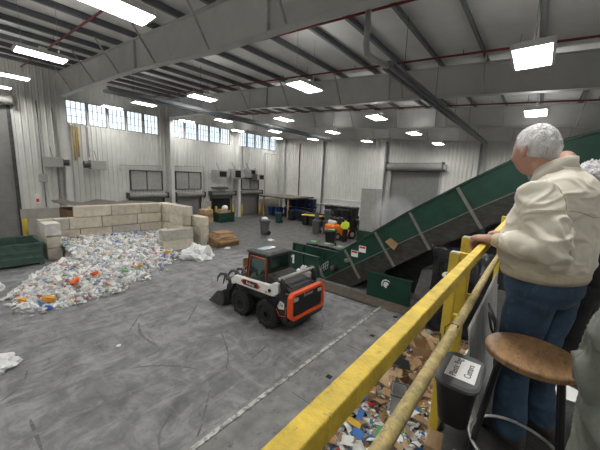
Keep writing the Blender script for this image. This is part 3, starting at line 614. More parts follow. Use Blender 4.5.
crumple('paper_scrap', 10.6, 14.2, .17, .06, 'paper', 'small white paper scrap in front of the cardboard pile', 5, 'paper')
crumple('paper_scrap', 2.42, 7.75, .05, .02, 'paper', 'tiny white scrap on the open floor', 6, 'paper')

# ------------------------------------------------------------------ heap of sorted plastic
poly = [(1.0, 13.6), (1.25, 11.9), (1.9, 11.55), (3.1, 11.5), (4.6, 12.3), (6.8, 13.8), (7.75, 15.6), (8.9, 16.9), (8.9, 19.0), (3.5, 19.0), (3.45, 17.5), (2.3, 16.2)]
def inside(x, y, P=poly):
    c = False; j = len(P)-1
    for i in range(len(P)):
        if (P[i][1] > y) != (P[j][1] > y) and x < (P[j][0]-P[i][0])*(y-P[i][1])/(P[j][1]-P[i][1])+P[i][0]: c = not c
        j = i
    return c
def edged(x, y, P=poly):
    d = 9
    for i in range(len(P)):
        a, b = Vector(P[i-1]), Vector(P[i]); p = Vector((x, y)); t = max(0, min(1, (p-a).dot(b-a)/(b-a).length_squared)); d = min(d, (p-a-(b-a)*t).length)
    return d
front = [(1.0, 13.6), (1.25, 11.9), (1.9, 11.55), (3.1, 11.5), (4.6, 12.3), (6.8, 13.8), (7.75, 15.6)]
def heap(x, y):
    if not inside(x, y): return 0
    d = 9
    for a, b in zip(front, front[1:]):
        a, b = Vector(a), Vector(b); p = Vector((x, y)); t = max(0, min(1, (p-a).dot(b-a)/(b-a).length_squared)); d = min(d, (p-a-(b-a)*t).length)
    if x < 3.4: d = min(d, edged(x, y))
    return (.75*(1-math.exp(-d/1.7))+.10*noise.noise((x*1.3, y*1.3, 0)))*min(1, d*2.5+.05)
PCOL = [((.74, .74, .73), 48), ((.48, .50, .53), 22), ((.52, .48, .41), 9), ((.72, .64, .46), 3), ((.12, .20, .42), 3), ((.50, .09, .06), 2.5), ((.66, .30, .06), 1.5), ((.09, .32, .13), 1.5), ((.30, .31, .32), 3), ((.46, .37, .29), 4)]
pm = [mat('plastic_bit_%s' % n, c, .4, 0, .1, 8) for (c, w), n in zip(PCOL, ('white', 'clear', 'tan', 'cream', 'blue', 'red', 'orange', 'green', 'grey', 'brown'))]
random.seed(11)
pw = [w for c, w in PCOL]
hp = MB()
G = .16; nx, ny = int(8.2/G)+1, int(7.8/G)+1
gv = {}; 
for i in range(nx):
    for j in range(ny):
        x, y = .9+i*G, 11.3+j*G
        if inside(x, y): gv[(i, j)] = len(hp.v); hp.v.append((x, y, heap(x, y)-.04))
for (i, j) in list(gv):
    q = [(i, j), (i+1, j), (i+1, j+1), (i, j+1)]
    if all(k in gv for k in q): hp.f.append(tuple(gv[k] for k in q)); hp.m.append(8 if random.random() < .5 else 1)
def bit(mb, x, y, z, mi, s, up=True):
    kind = random.random(); R = Matrix.Rotation(random.uniform(0, 6.3), 3, 'Z')@Matrix.Rotation(random.uniform(-.9, .9), 3, 'X')@Matrix.Rotation(random.uniform(-.6, .6), 3, 'Y')
    c = Vector((x, y, z))
    if kind < .45:
        L_, r = s*random.uniform(.8, 1.4), s*random.uniform(.25, .38); d = R@Vector((1, 0, 0))
        mb.tube([c-d*L_/2, c+d*L_*.2, c+d*L_*.38, c+d*L_*.5], [r, r*random.uniform(.8, 1), r*.4, r*.38], 6, mi)
    elif kind < .75:
        mb.obox(c, (s*random.uniform(.6, 1.3), s*random.uniform(.5, .9), s*random.uniform(.2, .5)), R, mi)
    else:
        w = s*random.uniform(.7, 1.3); vs = [R@Vector((a*w/2, b*w/2, s*random.uniform(-.25, .35)))+c for b in (-1, 0, 1) for a in (-1, 0, 1)]
        mb.add(vs, [(0, 1, 4, 3), (1, 2, 5, 4), (3, 4, 7, 6), (4, 5, 8, 7)], mi)
n = 0
while n < 6800:
    x, y = random.uniform(.9, 8.95), random.uniform(11.3, 19)
    if not inside(x, y): continue
    if edged(x, y) < .05 and random.random() < .5: continue
    bit(hp, x, y, heap(x, y)+random.uniform(-.03, .06), random.choices(range(10), pw)[0], random.uniform(.09, .24)); n += 1
for k in range(170):   # strays along the heap foot
    a, b = random.choice(list(zip(front, front[1:]))); t = random.random(); x = a[0]+(b[0]-a[0])*t+random.gauss(0, .2); y = a[1]+(b[1]-a[1])*t-abs(random.gauss(0, .22))
    bit(hp, x, y, .05, random.choices(range(10), pw)[0], random.uniform(.07, .16))
tag(hp.build('plastic_heap', pm), 'big heap of mixed white plastic containers inside the concrete block bunker', 'plastic heap', kind='stuff')
# single pieces that stand out on it
def bottle(mb, L_, r):
    mb.tube([(-L_/2, 0, 0), (-L_/2+.01, 0, 0), (L_*.15, 0, 0), (L_*.3, 0, 0), (L_*.38, 0, 0)], [r*.8, r, r, r*.55, r*.36], 10); return mb
def jug_body(): 
    b = MB(); b.loft([[(sx*w, sy*d, z) for sx, sy in ((-1, -1), (1, -1), (1, 1), (-1, 1))] for z, w, d in ((0, .09, .065), (.2, .1, .07), (.26, .06, .045), (.3, .03, .03))]); b.tube([(.085, 0, .22), (.14, 0, .2), (.14, 0, .1), (.09, 0, .07)], .016, 6); return b
def piece(kind, x, y, mi, lab, sc=1.0, group=None):
    t = thing('plastic_jug' if kind == 'jug' else 'plastic_bottle', lab, 'plastic jug' if kind == 'jug' else 'plastic bottle', (x, y, heap(x, y)+.07), random.uniform(0, 6), group)
    if kind == 'jug': jug_body().build('body', mi, t, bevel=.012); MB().cyl((0, 0, .3), (0, 0, .335), .034, n=10).build('cap', M['white'], t)
    else: bottle(MB(), .3, .055).build('body', mi, t, smooth=True); MB().cyl((.11, 0, 0), (.145, 0, 0), .024, n=8).build('cap', pm[4], t)
    t.rotation_euler = (random.uniform(.9, 1.7), random.uniform(-.3, .3), t.rotation_euler.z) if kind == 'jug' else (0, random.uniform(-.4, .4), t.rotation_euler.z); t.scale = (sc,)*3; return t
om = mat('orange_jug_plastic', (.80, .13, .02), .4); gm = mat('green_bottle_plastic', (.05, .42, .06), .3); ym = mat('amber_jug_plastic', (.75, .34, .03), .4); bm_ = mat('blue_jug_plastic', (.03, .12, .55), .4)
piece('jug', 2.55, 12.35, om, 'orange jug near the front edge of the plastic heap, right of amber jug', 1.05)
piece('jug', 3.25, 12.75, om, 'orange jug in the front of the plastic heap, left of green bottle', .95)
piece('jug', 1.95, 11.85, ym, 'amber jug lying lowest at the front of the plastic heap', 1.1)
piece('jug', 1.35, 12.4, ym, 'small amber jug at the left front corner of the plastic heap', 1.0)
piece('jug', 4.3, 14.9, ym, 'amber jug in the middle of the plastic heap', 1.0)
piece('bottle', 4.35, 12.8, gm, 'bright green bottle at the front right of the plastic heap', 1.7)
piece('bottle', 6.2, 17.6, gm, 'green bottle high on the plastic heap near the bunker back wall', 1.5)
piece('bottle', 6.7, 14.3, bm_, 'blue bottle at the right front of the plastic heap', 1.7)
piece('jug', 7.2, 15.2, ym, 'yellow jug near the bunker mouth block', 1.1)
piece('bottle', 1.75, 11.45, bm_, 'small blue bottle fallen in front of the plastic heap', 1.0)
jp = piece('jug', 3.4, 15.8, M['white'], 'white plastic jug lying on the heap inside the bunker', .95, 'white jugs on the plastic heap')
bp = piece('bottle', 4.5, 16.8, pm[1], 'clear plastic bottle lying on the heap inside the bunker', 1.0, 'clear bottles on the plastic heap')
random.seed(5); n = 0
while n < 80:
    x, y = random.uniform(1, 8.6), random.uniform(11.6, 18.6)
    if not inside(x, y) or edged(x, y) < .3: continue
    src = jp if n % 2 else bp
    o = dup(src, (x, y, heap(x, y)+.1), 0); o.rotation_euler = (random.uniform(.8, 1.8) if src is jp else 0, random.uniform(-.4, .4), random.uniform(0, 6)); n += 1

# ------------------------------------------------------------------ slab strip by the pit, edge steel
struct(MB().box((1.0, PY1-.02, 0), (9.2, 3.72, .012)).build('trim_1', M['slab']))
struct(MB().box((1.0, 3.74, 0), (9.34, 3.83, .02)).build('trim_2', M['steel'])); struct(MB().box((1.0, 3.83, 0), (9.2, 3.93, .006)).build('trim_12', M['slab']))
struct(MB().box((9.2, 3.86, 0), (9.34, 7.6, .018)).build('trim_3', M['steel_d']))
struct(MB().box((9.34, 2.72, 0), (10.05, 7.6, .01)).build('trim_4', mat('rusty_plate', (.14, .115, .09), .6, .2, .3, 4, .1, 20)))
for k, (x, y) in enumerate(((4.7, 3.1), (7.0, 3.15), (8.6, 3.1))):
    t = tag(MB().box((x-.55, y-.32, .012), (x+.55, y+.32, .022)).build('floor_plate', M['slab']), 'thin floor cover plate on the slab strip, '+('nearest', 'middle', 'farthest')[k], 'floor plate')
    MB().box((x+.3, y-.06, .022), (x+.42, y+.06, .026)).build('lift_slot', M['dark'], t)

# ------------------------------------------------------------------ cardboard in the pit
def psurf(x, y): return -.55+.12*noise.noise((x*.9, y*.9, 3))+.42*max(0, (x-4.5)/5.5)
CC = [('kraft', 10), ('kraft2', 8), ('kraft3', 4), ('paper', 6), ('ink', 1), ('signred', 1), ('bluecard', 2), ('greencard', 1), ('yellowcard', 1), ('greycard', 4)]
M['bluecard'] = mat('blue_print_card', (.05, .16, .42), .6); M['greencard'] = mat('green_print_card', (.10, .33, .14), .6); M['yellowcard'] = mat('yellow_print_card', (.66, .42, .05), .6); M['greycard'] = mat('grey_card', (.42, .40, .38), .7)
random.seed(21)
cm = [M[k] for k, w in CC]; cw = [w for k, w in CC]
st = MB(); st.box((PX0+.01, PY0+.01, -1.29), (PX1-.01, PY1-.01, -.85), 2)
def sheet(mb, c, w, d, mi, tilt=.35, th=.006):
    R = Matrix.Rotation(random.uniform(0, 6.3), 3, 'Z')@Matrix.Rotation(random.gauss(0, tilt), 3, 'X')@Matrix.Rotation(random.gauss(0, tilt), 3, 'Y'); c = Vector(c); f = random.uniform(.05, .35)*w
    a = [R@Vector(p)+c for p in ((-w/2, -d/2, 0), (0, -d/2, f*.4), (w/2, -d/2, 0), (w/2, d/2, 0), (0, d/2, f*.4), (-w/2, d/2, 0))]; u = R@Vector((0, 0, th)); b = [p+u for p in a]
    mb.add(a+b, [(1, 0, 5, 4), (2, 1, 4, 3), (6, 7, 10, 11), (7, 8, 9, 10), (0, 1, 7, 6), (1, 2, 8, 7), (2, 3, 9, 8), (3, 4, 10, 9), (4, 5, 11, 10), (5, 0, 6, 11)], mi)
for k in range(4600):
    x, y = random.uniform(PX0+.25, PX1-.25), random.uniform(PY0+.2, PY1-.2)
    far = x > 6.2
    w_ = [20, 14, 8, 5, 1, 1, .5, .3, .3, 2] if far else [8, 6, 3, 9, 1.5, 1, 3.5, 1.5, 1.5, 6]
    s = random.uniform(.05, .19); sheet(st, (x, y, psurf(x, y)-random.uniform(0, .10)), s, s*random.uniform(.35, .9), random.choices(range(10), w_)[0], .3)
tag(st.build('cardboard_heap', cm), 'loose heap of cardboard and paper scraps filling the sorting pit', 'cardboard heap', kind='stuff')
def one_sheet(x, y, w, d, m, lab, dz=.06, tilt=.2, rz=None, name='cardboard_sheet', cat='cardboard', group=None):
    mb = MB(); random.seed(int(x*100+y*37)); sheet(mb, (0, 0, 0), w, d, 0, tilt, .008)
    return tag(mb.build(name, M[m], None, (x, y, psurf(x, y)+dz)), lab, cat, group)
def carton(x, y, s, m, lab, rz=0, dz=.02, flaps=True):
    t = thing('cardboard_box', lab, 'box', (x, y, psurf(x, y)+dz), rz); w, d, h = s[0]/2, s[1]/2, s[2]; k = .008
    b = MB(); b.box((-w, -d, 0), (w, d, k)); b.box((-w, -d, k), (w, -d+k, h)); b.box((-w, d-k, k), (w, d, h)); b.box((-w, -d+k, k), (-w+k, d-k, h)); b.box((w-k, -d+k, k), (w, d-k, h)); b.build('box_body', M[m], t)
    if flaps:
        for sy in (-1, 1): MB().hexa([(-w, sy*d, h), (w, sy*d, h), (w, sy*d+.006, h), (-w, sy*d+.006, h), (-w, sy*(d+.1), h+.06), (w, sy*(d+.1), h+.06), (w, sy*(d+.1)+.006, h+.065), (-w, sy*(d+.1)+.006, h+.065)]).build('box_flap', M[m], t)
    return t
carton(7.9, 1.95, (.5, .4, .3), 'kraft', 'open brown cardboard box at the far end of the sorting pit', .5)
carton(5.75, 2.38, (.34, .22, .10), 'kraft2', 'flat tan carton in the near part of the sorting pit', .3, .06, False)
carton(4.35, 1.95, (.28, .2, .09), 'paper', 'white carton at the near end of the sorting pit', .8, .06, False)
carton(6.4, 1.75, (.4, .3, .2), 'kraft3', 'dark brown open box mid pit near the yellow pipe', 1.0, .03)
one_sheet(7.1, 2.22, .62, .42, 'ink', 'large black panel lying across the cardboard mid pit', .12, .15, name='black_panel', cat='panel')
one_sheet(9.6, 2.15, .45, .16, 'signred', 'bright red card strip at the far end of the pit', .14, .1, name='card_strip', cat='card')
one_sheet(4.6, 2.1, .24, .18, 'bluecard', 'blue printed carton sheet at the near end of the pit', .12, .2, name='carton_sheet', cat='card')
one_sheet(5.0, 2.25, .3, .13, 'bluecard', 'narrow blue printed sheet beside the yellow card in the pit', .12, .2, name='carton_sheet', cat='card')
one_sheet(4.75, 2.3, .35, .12, 'yellowcard', 'narrow yellow printed card at the near end of the pit', .14, .2, name='card_strip', cat='card')
one_sheet(4.9, 1.75, .26, .2, 'greencard', 'green printed card near the yellow pipe in the pit', .12, .2, name='carton_sheet', cat='card')
one_sheet(6.3, 2.4, .55, .4, 'kraft2', 'largest tan cardboard sheet lying mid pit beside the black panel', .10, .12)
random.seed(31); spots = [(random.uniform(3.6, 9.6), random.uniform(1.2, 2.5)) for _ in range(70)]
for k, (x, y) in enumerate(spots):
    m = 'kraft' if k % 3 else ('paper' if x < 6.5 or k % 2 else 'kraft2')
    one_sheet(x, y, random.uniform(.18, .36), random.uniform(.10, .22), m, {'kraft': 'flattened brown cardboard sheet in the sorting pit', 'paper': 'white paper sheet among the cardboard in the sorting pit', 'kraft2': 'pale tan cardboard sheet in the far half of the pit'}[m], .07, .3, group={'kraft': 'brown cardboard sheets in the pit', 'paper': 'white sheets in the pit', 'kraft2': 'pale cardboard sheets in the pit'}[m], name='paper_sheet' if m == 'paper' else 'cardboard_sheet', cat='paper' if m == 'paper' else 'cardboard')
    random.seed(500+k)
# dark open metal box standing in the pit
t = thing('metal_box', 'dark grey open topped metal box standing among the cardboard in the pit', 'box', (5.62, 1.72, -.85), .3)
b = MB(); b.box((-.2, -.14, 0), (.2, -.13, .93)); b.box((-.2, .13, 0), (.2, .14, .95)); b.box((-.2, -.13, 0), (-.19, .13, .95)); b.box((.19, -.13, 0), (.2, .13, .95)); b.box((-.19, -.13, 0), (.19, .13, .02)); b.build('box_body', M['greypaint'], t)
MB().box((-.22, -.16, .93), (.22, -.14, .97)).box((-.22, .14, .93), (.22, .16, .97)).box((-.22, -.14, .93), (-.2, .14, .97)).box((.2, -.14, .93), (.22, .14, .97)).build('box_rim', M['graycart'], t)
# ------------------------------------------------------------------ hopper and inclined conveyor
CXN, CXF = 10.3, 11.75
def cv(y, z): return (CXN, y, z)
TOP = [(7.25, .62), (6.6, 1.02), (3.5, 3.30), (1.8, 4.42), (.65, 5.12), (-.35, 5.60), (-1.2, 5.84), (-4.5, 6.0)]
def off(pts, d):   # polyline moved at right angles, below the line
    r = []
    for i, (y, z) in enumerate(pts):
        a, b = pts[max(0, i-1)], pts[min(len(pts)-1, i+1)]; ty, tz = b[0]-a[0], b[1]-a[1]; l = math.hypot(ty, tz); r.append((y-abs(tz)/l*d, z-abs(ty)/l*d))
    return r
MID = off(TOP, .84); LOW = off(TOP, 1.45)
MID[0] = (6.85, .02); MID[1] = (6.3, .40); LOW[0] = (6.8, .0); LOW[1] = (5.5, .02)
cvt = thing('conveyor', 'long dark green inclined conveyor rising behind the yellow rail', 'conveyor', (CXN, 6.5, 0))
def loc(p): return (p[0]-CXN, p[1]-6.5, p[2])
def strip(x0, x1, A, B): 
    mb = MB()
    for i in range(len(A)-1):
        q = [A[i], A[i+1], B[i+1], B[i]]
        mb.hexa([loc((x0, y, z)) for y, z in q]+[loc((x1, y, z)) for y, z in q])
    return mb
strip(CXN, CXN+.04, TOP, MID).build('side_panel', M['green'], cvt)
strip(CXF-.04, CXF, TOP, MID).build('side_panel', M['green'], cvt)
strip(CXN-.01, CXN+.05, MID, LOW).build('lower_frame', M['dirtband'], cvt)
strip(CXF-.05, CXF+.01, MID, LOW).build('lower_frame', M['dirtband'], cvt)
strip(CXN+.05, CXF-.05, off(TOP, .70), off(TOP, .74)).build('belt', M['belt'], cvt)
strip(CXN+.05, CXF-.05, off(TOP, 1.26), off(TOP, 1.30)).build('return_belt', M['belt'], cvt)
for nm, A, w, h, m in (('top_rail', TOP, .05, .06, 'green_d'), ('ledge', MID, .05, .03, 'rib')):
    up = off(A, -h)
    strip(CXN-w, CXN+.06, up, A).build(nm, M[m], cvt); strip(CXF-.06, CXF+w, up, A).build(nm, M[m], cvt)
def along(poly, s):
    for a, b in zip(poly, poly[1:]):
        l = math.hypot(b[0]-a[0], b[1]-a[1])
        if s <= l: t = s/l; ty, tz = (b[0]-a[0])/l, (b[1]-a[1])/l; return a[0]+(b[0]-a[0])*t, a[1]+(b[1]-a[1])*t, ty, tz
        s -= l
    return b[0], b[1], ty, tz
for sd in (.03, 1.63, 3.2, 4.72, 6.4, 8.15, 9.9):
    y, z, ty, tz = along(TOP, sd); nz_ = (tz, -ty) # direction away below
    ny, nzv = -abs(tz), -abs(ty)
    d = 1.45 if sd > 2 else (.66 if sd < .5 else 1.3)
    MB().bar(loc((CXN-.03, y, z)), loc((CXN-.03, y+ny*d, z+nzv*d)), .09, .06, (1, 0, 0)).build('rib', M['rib'], cvt)
for y in (4.2, 1.2, -2.2):
    zt = np.interp(y, [p[0] for p in LOW[::-1]], [p[1] for p in LOW[::-1]])
    for x in (CXN+.1, CXF-.1): MB().box(loc((x-.07, y-.07, 0)), loc((x+.07, y+.07, zt+.1))).build('leg', M['green_d'], cvt)
sk_ = [loc((CXF-.2, y, max(.02, z-.05))) for y, z in LOW if y < 5.6]; sk_ = [loc((CXF-.2, LOW[-1][0], .0))]+sk_[::-1]+[loc((CXF-.2, 5.5, .0))]
MB().prism(sk_, (.06, 0, 0)).build('dark_under_sheet', M['dirtband'], cvt)  # dark sheet added to keep the space under the conveyor dark
# warning notices, motor on the side panel
for y, zo, lab in ((5.45, .42, 'a'), (5.12, .42, 'b')):
    i = np.interp(y, [p[0] for p in TOP[::-1]], [p[1] for p in TOP[::-1]])
    t = MB().box(loc((CXN-.012, y-.15, i-zo-.12)), loc((CXN, y+.15, i-zo+.14))).build('warning_notice', M['paper'], cvt)
    MB().box(loc((CXN-.015, y-.13, i-zo+.04)), loc((CXN-.012, y+.13, i-zo+.12))).build('red_band', M['signred'], t)
MB().cyl(loc((CXN-.02, 5.75, 1.12)), loc((CXN-.16, 5.75, 1.12)), .09, n=14).build('bearing', M['rib'], cvt, smooth=True)
MB().cyl(loc((CXN-.02, 6.35, .66)), loc((CXN-.2, 6.35, .66)), .12, n=14).build('bearing', M['steel_d'], cvt, smooth=True)
g = MB()
for k in range(4): g.bar(loc((CXN-.03, 7.02-.11*k, .28+.09*k)), loc((CXN-.03, 7.02-.11*k+.0, .62+.09*k)), .02, .02)
for k in range(3): g.bar(loc((CXN-.03, 7.02, .30+.15*k)), loc((CXN-.03, 6.69, .57+.15*k)), .02, .02)
g.build('guard_grid', M['galv'], cvt)
cab = MB().tube([loc((CXN-.05, y, z)) for y, z in ((4.95, 1.05), (4.6, 1.25), (4.25, 1.75), (4.15, 2.2), (4.17, 2.62))], .010, 6).build('cable', M['green_d'], cvt, smooth=True)
# cardboard caught on the ledge
o = MB().hexa([(0, -.22, 0), (.05, -.22, 0), (.05, .22, 0), (0, .22, 0), (-.03, -.19, .3), (.02, -.19, .3), (.02, .16, .26), (-.03, .16, .26)]).build('cardboard_box', M['kraft'], None, (10.19, 4.0, 2.05)); o.rotation_euler = (.62, 0, 0)
tag(o, 'torn brown cardboard caught on the conveyor ledge', 'cardboard')
# hopper walls
def hop(x, y0, y1, h, lab, num):
    t = thing('hopper_wall', lab, 'hopper wall', (x, (y0+y1)/2, 0)); hw = (y1-y0)/2
    MB().box((-.04, -hw, 0), (.04, hw, h)).build('plate', M['green'], t)
    r = MB(); r.box((-.07, -hw, h), (.07, hw, h+.05)); r.build('top_rail', M['green_d'], t)
    for y in (-hw+.03, -hw*.25, hw*.55, hw-.03): MB().box((-.10, y-.035, 0), (-.04, y+.035, h)).build('rib', M['green_d'], t)
    if num:
        MB().prism([(-.041, .27-p[0], .36+p[1]) for p in ((-.055, 0), (.055, 0), (.055, .42), (-.02, .42), (-.13, .33), (-.13, .25), (-.055, .30))][::-1], (-.005, 0, 0)).build('number', M['paper'], t)
        q = MB().box((-.045, hw*.66, .6), (-.04, hw*.90, .85)).build('warning_notice', M['paper'], t)
        MB().box((-.048, hw*.67, .72), (-.045, hw*.89, .84)).build('red_band', M['signred'], q)
    return t
hop(10.3, 7.15, 9.62, .9, 'green hopper wall with white number 1 beside the skid steer', True)
hop(11.75, 6.7, 9.9, .9, 'green hopper wall farther back, behind the one numbered 1', False)
MB().box((10.34, 6.9, .0), (11.71, 9.6, .1)).build('hopper_belt', M['belt'], bpy.data.objects['hopper_wall'], (-10.3, -8.385, 0))
crumple('plastic_film_heap', 9.72, 7.6, .36, .5, 'mist_white', 'white plastic film bundle behind the skid steer at the hopper', 8, 'plastic film')
# green guard with helmet emblem
gp = thing('guard_wall', 'bright green steel guard with a white helmet emblem under the conveyor', 'guard wall', (10.05, 3.87, 0))
MB().box((0, -.82, 0), (.12, .82, .92)).build('plate', M['green'], gp, bevel=.01)
MB().box((-.02, -.84, .92), (.14, .84, .95)).build('top_edge', M['green_d'], gp)
def emb(pts, z=-.004): return [(z, .0-p[0], p[1]) for p in pts]
hel = [(-.16, -.10), (-.17, .06), (-.10, .17), (.02, .19), (.12, .13), (.15, .02), (.09, .03), (.10, -.04), (.02, -.03), (.06, -.14), (.0, -.20), (-.06, -.16)]
crest = [(-.27, -.16), (-.31, .06), (-.24, .24), (-.06, .34), (.14, .30), (.24, .17), (.13, .24), (-.01, .27), (-.16, .22), (-.235, .08), (-.22, -.08)]
e = MB(); e.prism([(-.001, -.12-p[0]*.62+.18, .60+p[1]*.62) for p in hel][::-1], (-.006, 0, 0)); e.prism([(-.001, -.12-p[0]*.62+.18, .60+p[1]*.62) for p in crest][::-1], (-.006, 0, 0)); e.build('helmet_emblem', M['white'], gp)
# dark panels and draped plastic under the conveyor
tag(MB().box((12.1, .2, 0), (12.2, 3.4, 2.2)).build('sheet_barrier', M['dirtband']), 'grimy dark steel barrier standing under the conveyor', 'barrier')
t = thing('steel_plate_stack', 'grimy leaning steel plates behind the green guard', 'steel plates', (11.0, 2.5, 0))
for k in range(3): MB().hexa([(-.1+.2*k, -.9+.5*k, 0), (-.05+.2*k, -.9+.5*k, 0), (-.05+.2*k, .7, 0), (-.1+.2*k, .7, 0), (.02+.2*k, -.9+.5*k, 1.45), (.07+.2*k, -.9+.5*k, 1.45), (.07+.2*k, .5, 1.2), (.02+.2*k, .5, 1.2)]).build('plate', M['slab'], t)
def drape(name, lab, x0, y0, y1, z1, lean, m, seed):
    N = 24; vs = []
    for j in range(N+1):
        for i in range(N+1):
            u, v = i/N, j/N; y = y0+(y1-y0)*u; w = noise.noise((u*5+seed, v*2.2, seed))*.13+noise.noise((u*2+seed, v*5, 4))*.05
            vs.append((x0+lean*v+w, y+.25*v*(u-.4)+.04*math.sin(v*7), z1*v))
    o = MB().add(vs, [(j*(N+1)+i, j*(N+1)+i+1, (j+1)*(N+1)+i+1, (j+1)*(N+1)+i) for j in range(N) for i in range(N)]).build(name, M[m], smooth=True)
    s = o.modifiers.new('t', 'SOLIDIFY'); s.thickness = .015; return tag(o, lab, 'plastic sheet')
M['shiny'] = mat('glossy_black_plastic', (.012, .012, .014), .18, 0, .2, 8)
drape('plastic_sheet', 'shiny black plastic sheet draped below the conveyor behind the yellow posts', 9.0, .55, 2.15, 2.55, .35, 'shiny', 2)
# tall grey bin behind the conveyor, mist
t = thing('compactor_box', 'tall plain grey steel box behind the conveyor, right of the forklift', 'steel box', (19.1, 9.3, 0))
MB().box((-.1, -.55, .78), (1.0, .55, 3.85)).build('upper_box', M['greypaint'], t, bevel=.02); MB().box((-.2, -.65, 0), (1.1, .65, .78)).build('base', M['green_d'], t)
tag(MB().box((26.9, 11.75, 1.6), (27.1, 12.35, 1.95)).build('lamp_panel', M['screen']), 'small glowing blue-white panel low on the back wall', 'light')
mm = bpy.data.materials.new('drifting_mist'); mm.use_nodes = True; nt = mm.node_tree; nt.nodes.remove(nt.nodes['Principled BSDF'])
vol = nt.nodes.new('ShaderNodeVolumeScatter'); tc = nt.nodes.new('ShaderNodeTexCoord'); nzn = nt.nodes.new('ShaderNodeTexNoise'); nzn.inputs['Scale'].default_value = 1.6; nzn.inputs['Detail'].default_value = 3
nt.links.new(tc.outputs['Object'], nzn.inputs['Vector']); ln = nt.nodes.new('ShaderNodeVectorMath'); ln.operation = 'LENGTH'; nt.links.new(tc.outputs['Object'], ln.inputs[0])
mr = nt.nodes.new('ShaderNodeMapRange'); nt.links.new(ln.outputs['Value'], mr.inputs[0]); mr.inputs[1].default_value = 1.0; mr.inputs[2].default_value = .1; mr.inputs[3].default_value = 0; mr.inputs[4].default_value = 4.0
ml = nt.nodes.new('ShaderNodeMath'); ml.operation = 'MULTIPLY'; nt.links.new(mr.outputs[0], ml.inputs[0]); nt.links.new(nzn.outputs['Fac'], ml.inputs[1]); nt.links.new(ml.outputs[0], vol.inputs['Density']); nt.links.new(vol.outputs[0], nt.nodes['Material Output'].inputs['Volume'])
o = MB().ell((0, 0, 0), (1, 1, 1), 20, 12).build('mist', mm, None, (13.6, 5.3, 2.75)); o.scale = (1.0, 1.15, 1.1); tag(o, 'pale mist drifting up behind the conveyor in front of the back door', 'mist', kind='stuff')

# ------------------------------------------------------------------ skid steer loader
sk = thing('skid_steer_loader', 'white, black and orange skid steer loader parked mid floor', 'loader', (6.5, 6.28, 0), PI/2)
def both(fn):
    for s in (1, -1): fn(s)
ch = MB(); ch.hexa([(-1.28, -.55, .28), (1.0, -.55, .22), (1.0, .55, .22), (-1.28, .55, .28), (-1.3, -.6, .75), (1.0, -.6, .75), (1.0, .6, .75), (-1.3, .6, .75)]); ch.box((-1.25, -.74, .72), (.95, .74, .98)); ch.build('chassis', M['blackpaint'], sk, bevel=.03)
for x in (-.56, .62):
    for s in (1, -1):
        w = MB(); y0 = s*.62; y1 = s*.93
        rr = [(y0, .30), (y0+s*.02, .39), (y0+s*.06, .425), (y1-s*.06, .425), (y1-s*.02, .39), (y1, .30), (y1-s*.03, .24)]
        N = 36; w.loft([[(x+r*math.cos(2*PI*k/N), y, .425+r*math.sin(2*PI*k/N)) for k in range(N)] for y, r in rr])
        for k in range(18):   # tread lugs
            a = 2*PI*k/18; R = Matrix.Rotation(-a, 3, 'Y'); w.obox((x+.425*math.cos(a), (y0+y1)/2+(.06 if k % 2 else -.06)*1, .425+.425*math.sin(a)), (.035, .17, .045), R@Matrix.Rotation(.45*(1 if k % 2 else -1), 3, 'X'))
        tw = w.build('tyre', M['blackrub'], sk, smooth=False)
        q = MB(); q.loft([[(x+r*math.cos(2*PI*k/20), y, .425+r*math.sin(2*PI*k/20)) for k in range(20)] for y, r in ((y1-s*.10, .05), (y1-s*.09, .20), (y1-s*.02, .235), (y1-s*.025, .245), (y1-s*.12, .245))]); q.cyl((x, y1-s*.11, .425), (x, y1-s*.03, .425), .075, n=12)
        for k in range(8): a = 2*PI*k/8; q.cyl((x+.12*math.cos(a), y1-s*.1, .425+.12*math.sin(a)), (x+.12*math.cos(a), y1-s*.07, .425+.12*math.sin(a)), .014, n=6)
        q.build('rim', M['blackpaint'], tw)
# engine housing and tailgate
eh = MB(); eh.hexa([(-1.30, -.66, .5), (-.24, -.66, .6), (-.24, .66, .6), (-1.30, .66, .5), (-1.24, -.6, 1.22), (-.24, -.52, 1.50), (-.24, .52, 1.50), (-1.24, .6, 1.22)]); eh.build('engine_housing', M['blackpaint'], sk, bevel=.04)
hm = MB(); hm.hexa([(-1.16, -.46, 1.245), (-.32, -.40, 1.48), (-.32, .40, 1.48), (-1.16, .46, 1.245), (-1.17, -.46, 1.265), (-.33, -.40, 1.50), (-.33, .40, 1.50), (-1.17, .46, 1.265)]); hm.build('hood_grille', M['mesh'], sk)
tg = MB()
def ringbox(x0, x1, w, z0, z1, t, ch=.12):
    def oct_(w, z0, z1, c): return [(-w+c, z0), (w-c, z0), (w, z0+c), (w, z1-c), (w-c, z1), (-w+c, z1), (-w, z1-c), (-w, z0+c)]
    A = oct_(w, z0, z1, ch); B = oct_(w-t*1.0, z0+t, z1-t, ch*.8); m = MB(); n = 8
    vs = [(x0, y, z) for y, z in A]+[(x1, y, z) for y, z in A]+[(x0, y, z) for y, z in B]+[(x1, y, z) for y, z in B]
    fs = []
    for i in range(n):
        j = (i+1) % n; fs += [(i, j, n+j, n+i), (2*n+i, 3*n+i, 3*n+j, 2*n+j), (i, 2*n+i, 2*n+j, j), (n+i, n+j, 3*n+j, 3*n+i)]
    return m.add(vs, fs)
tgo = ringbox(-1.46, -1.30, .80, .42, 1.24, .095).build('tailgate_frame', M['orange'], sk, bevel=.02)
gr = MB(); gr.box((-1.41, -.69, .53), (-1.32, .69, 1.13)); go = gr.build('tailgate_grille', M['blackpaint'], sk)
lv = MB()
for k in range(9): z = .57+.055*k; lv.box((-1.425, -.62, z), (-1.41, .62, z+.022))
lv.build('grille_slats', M['mesh'], go)
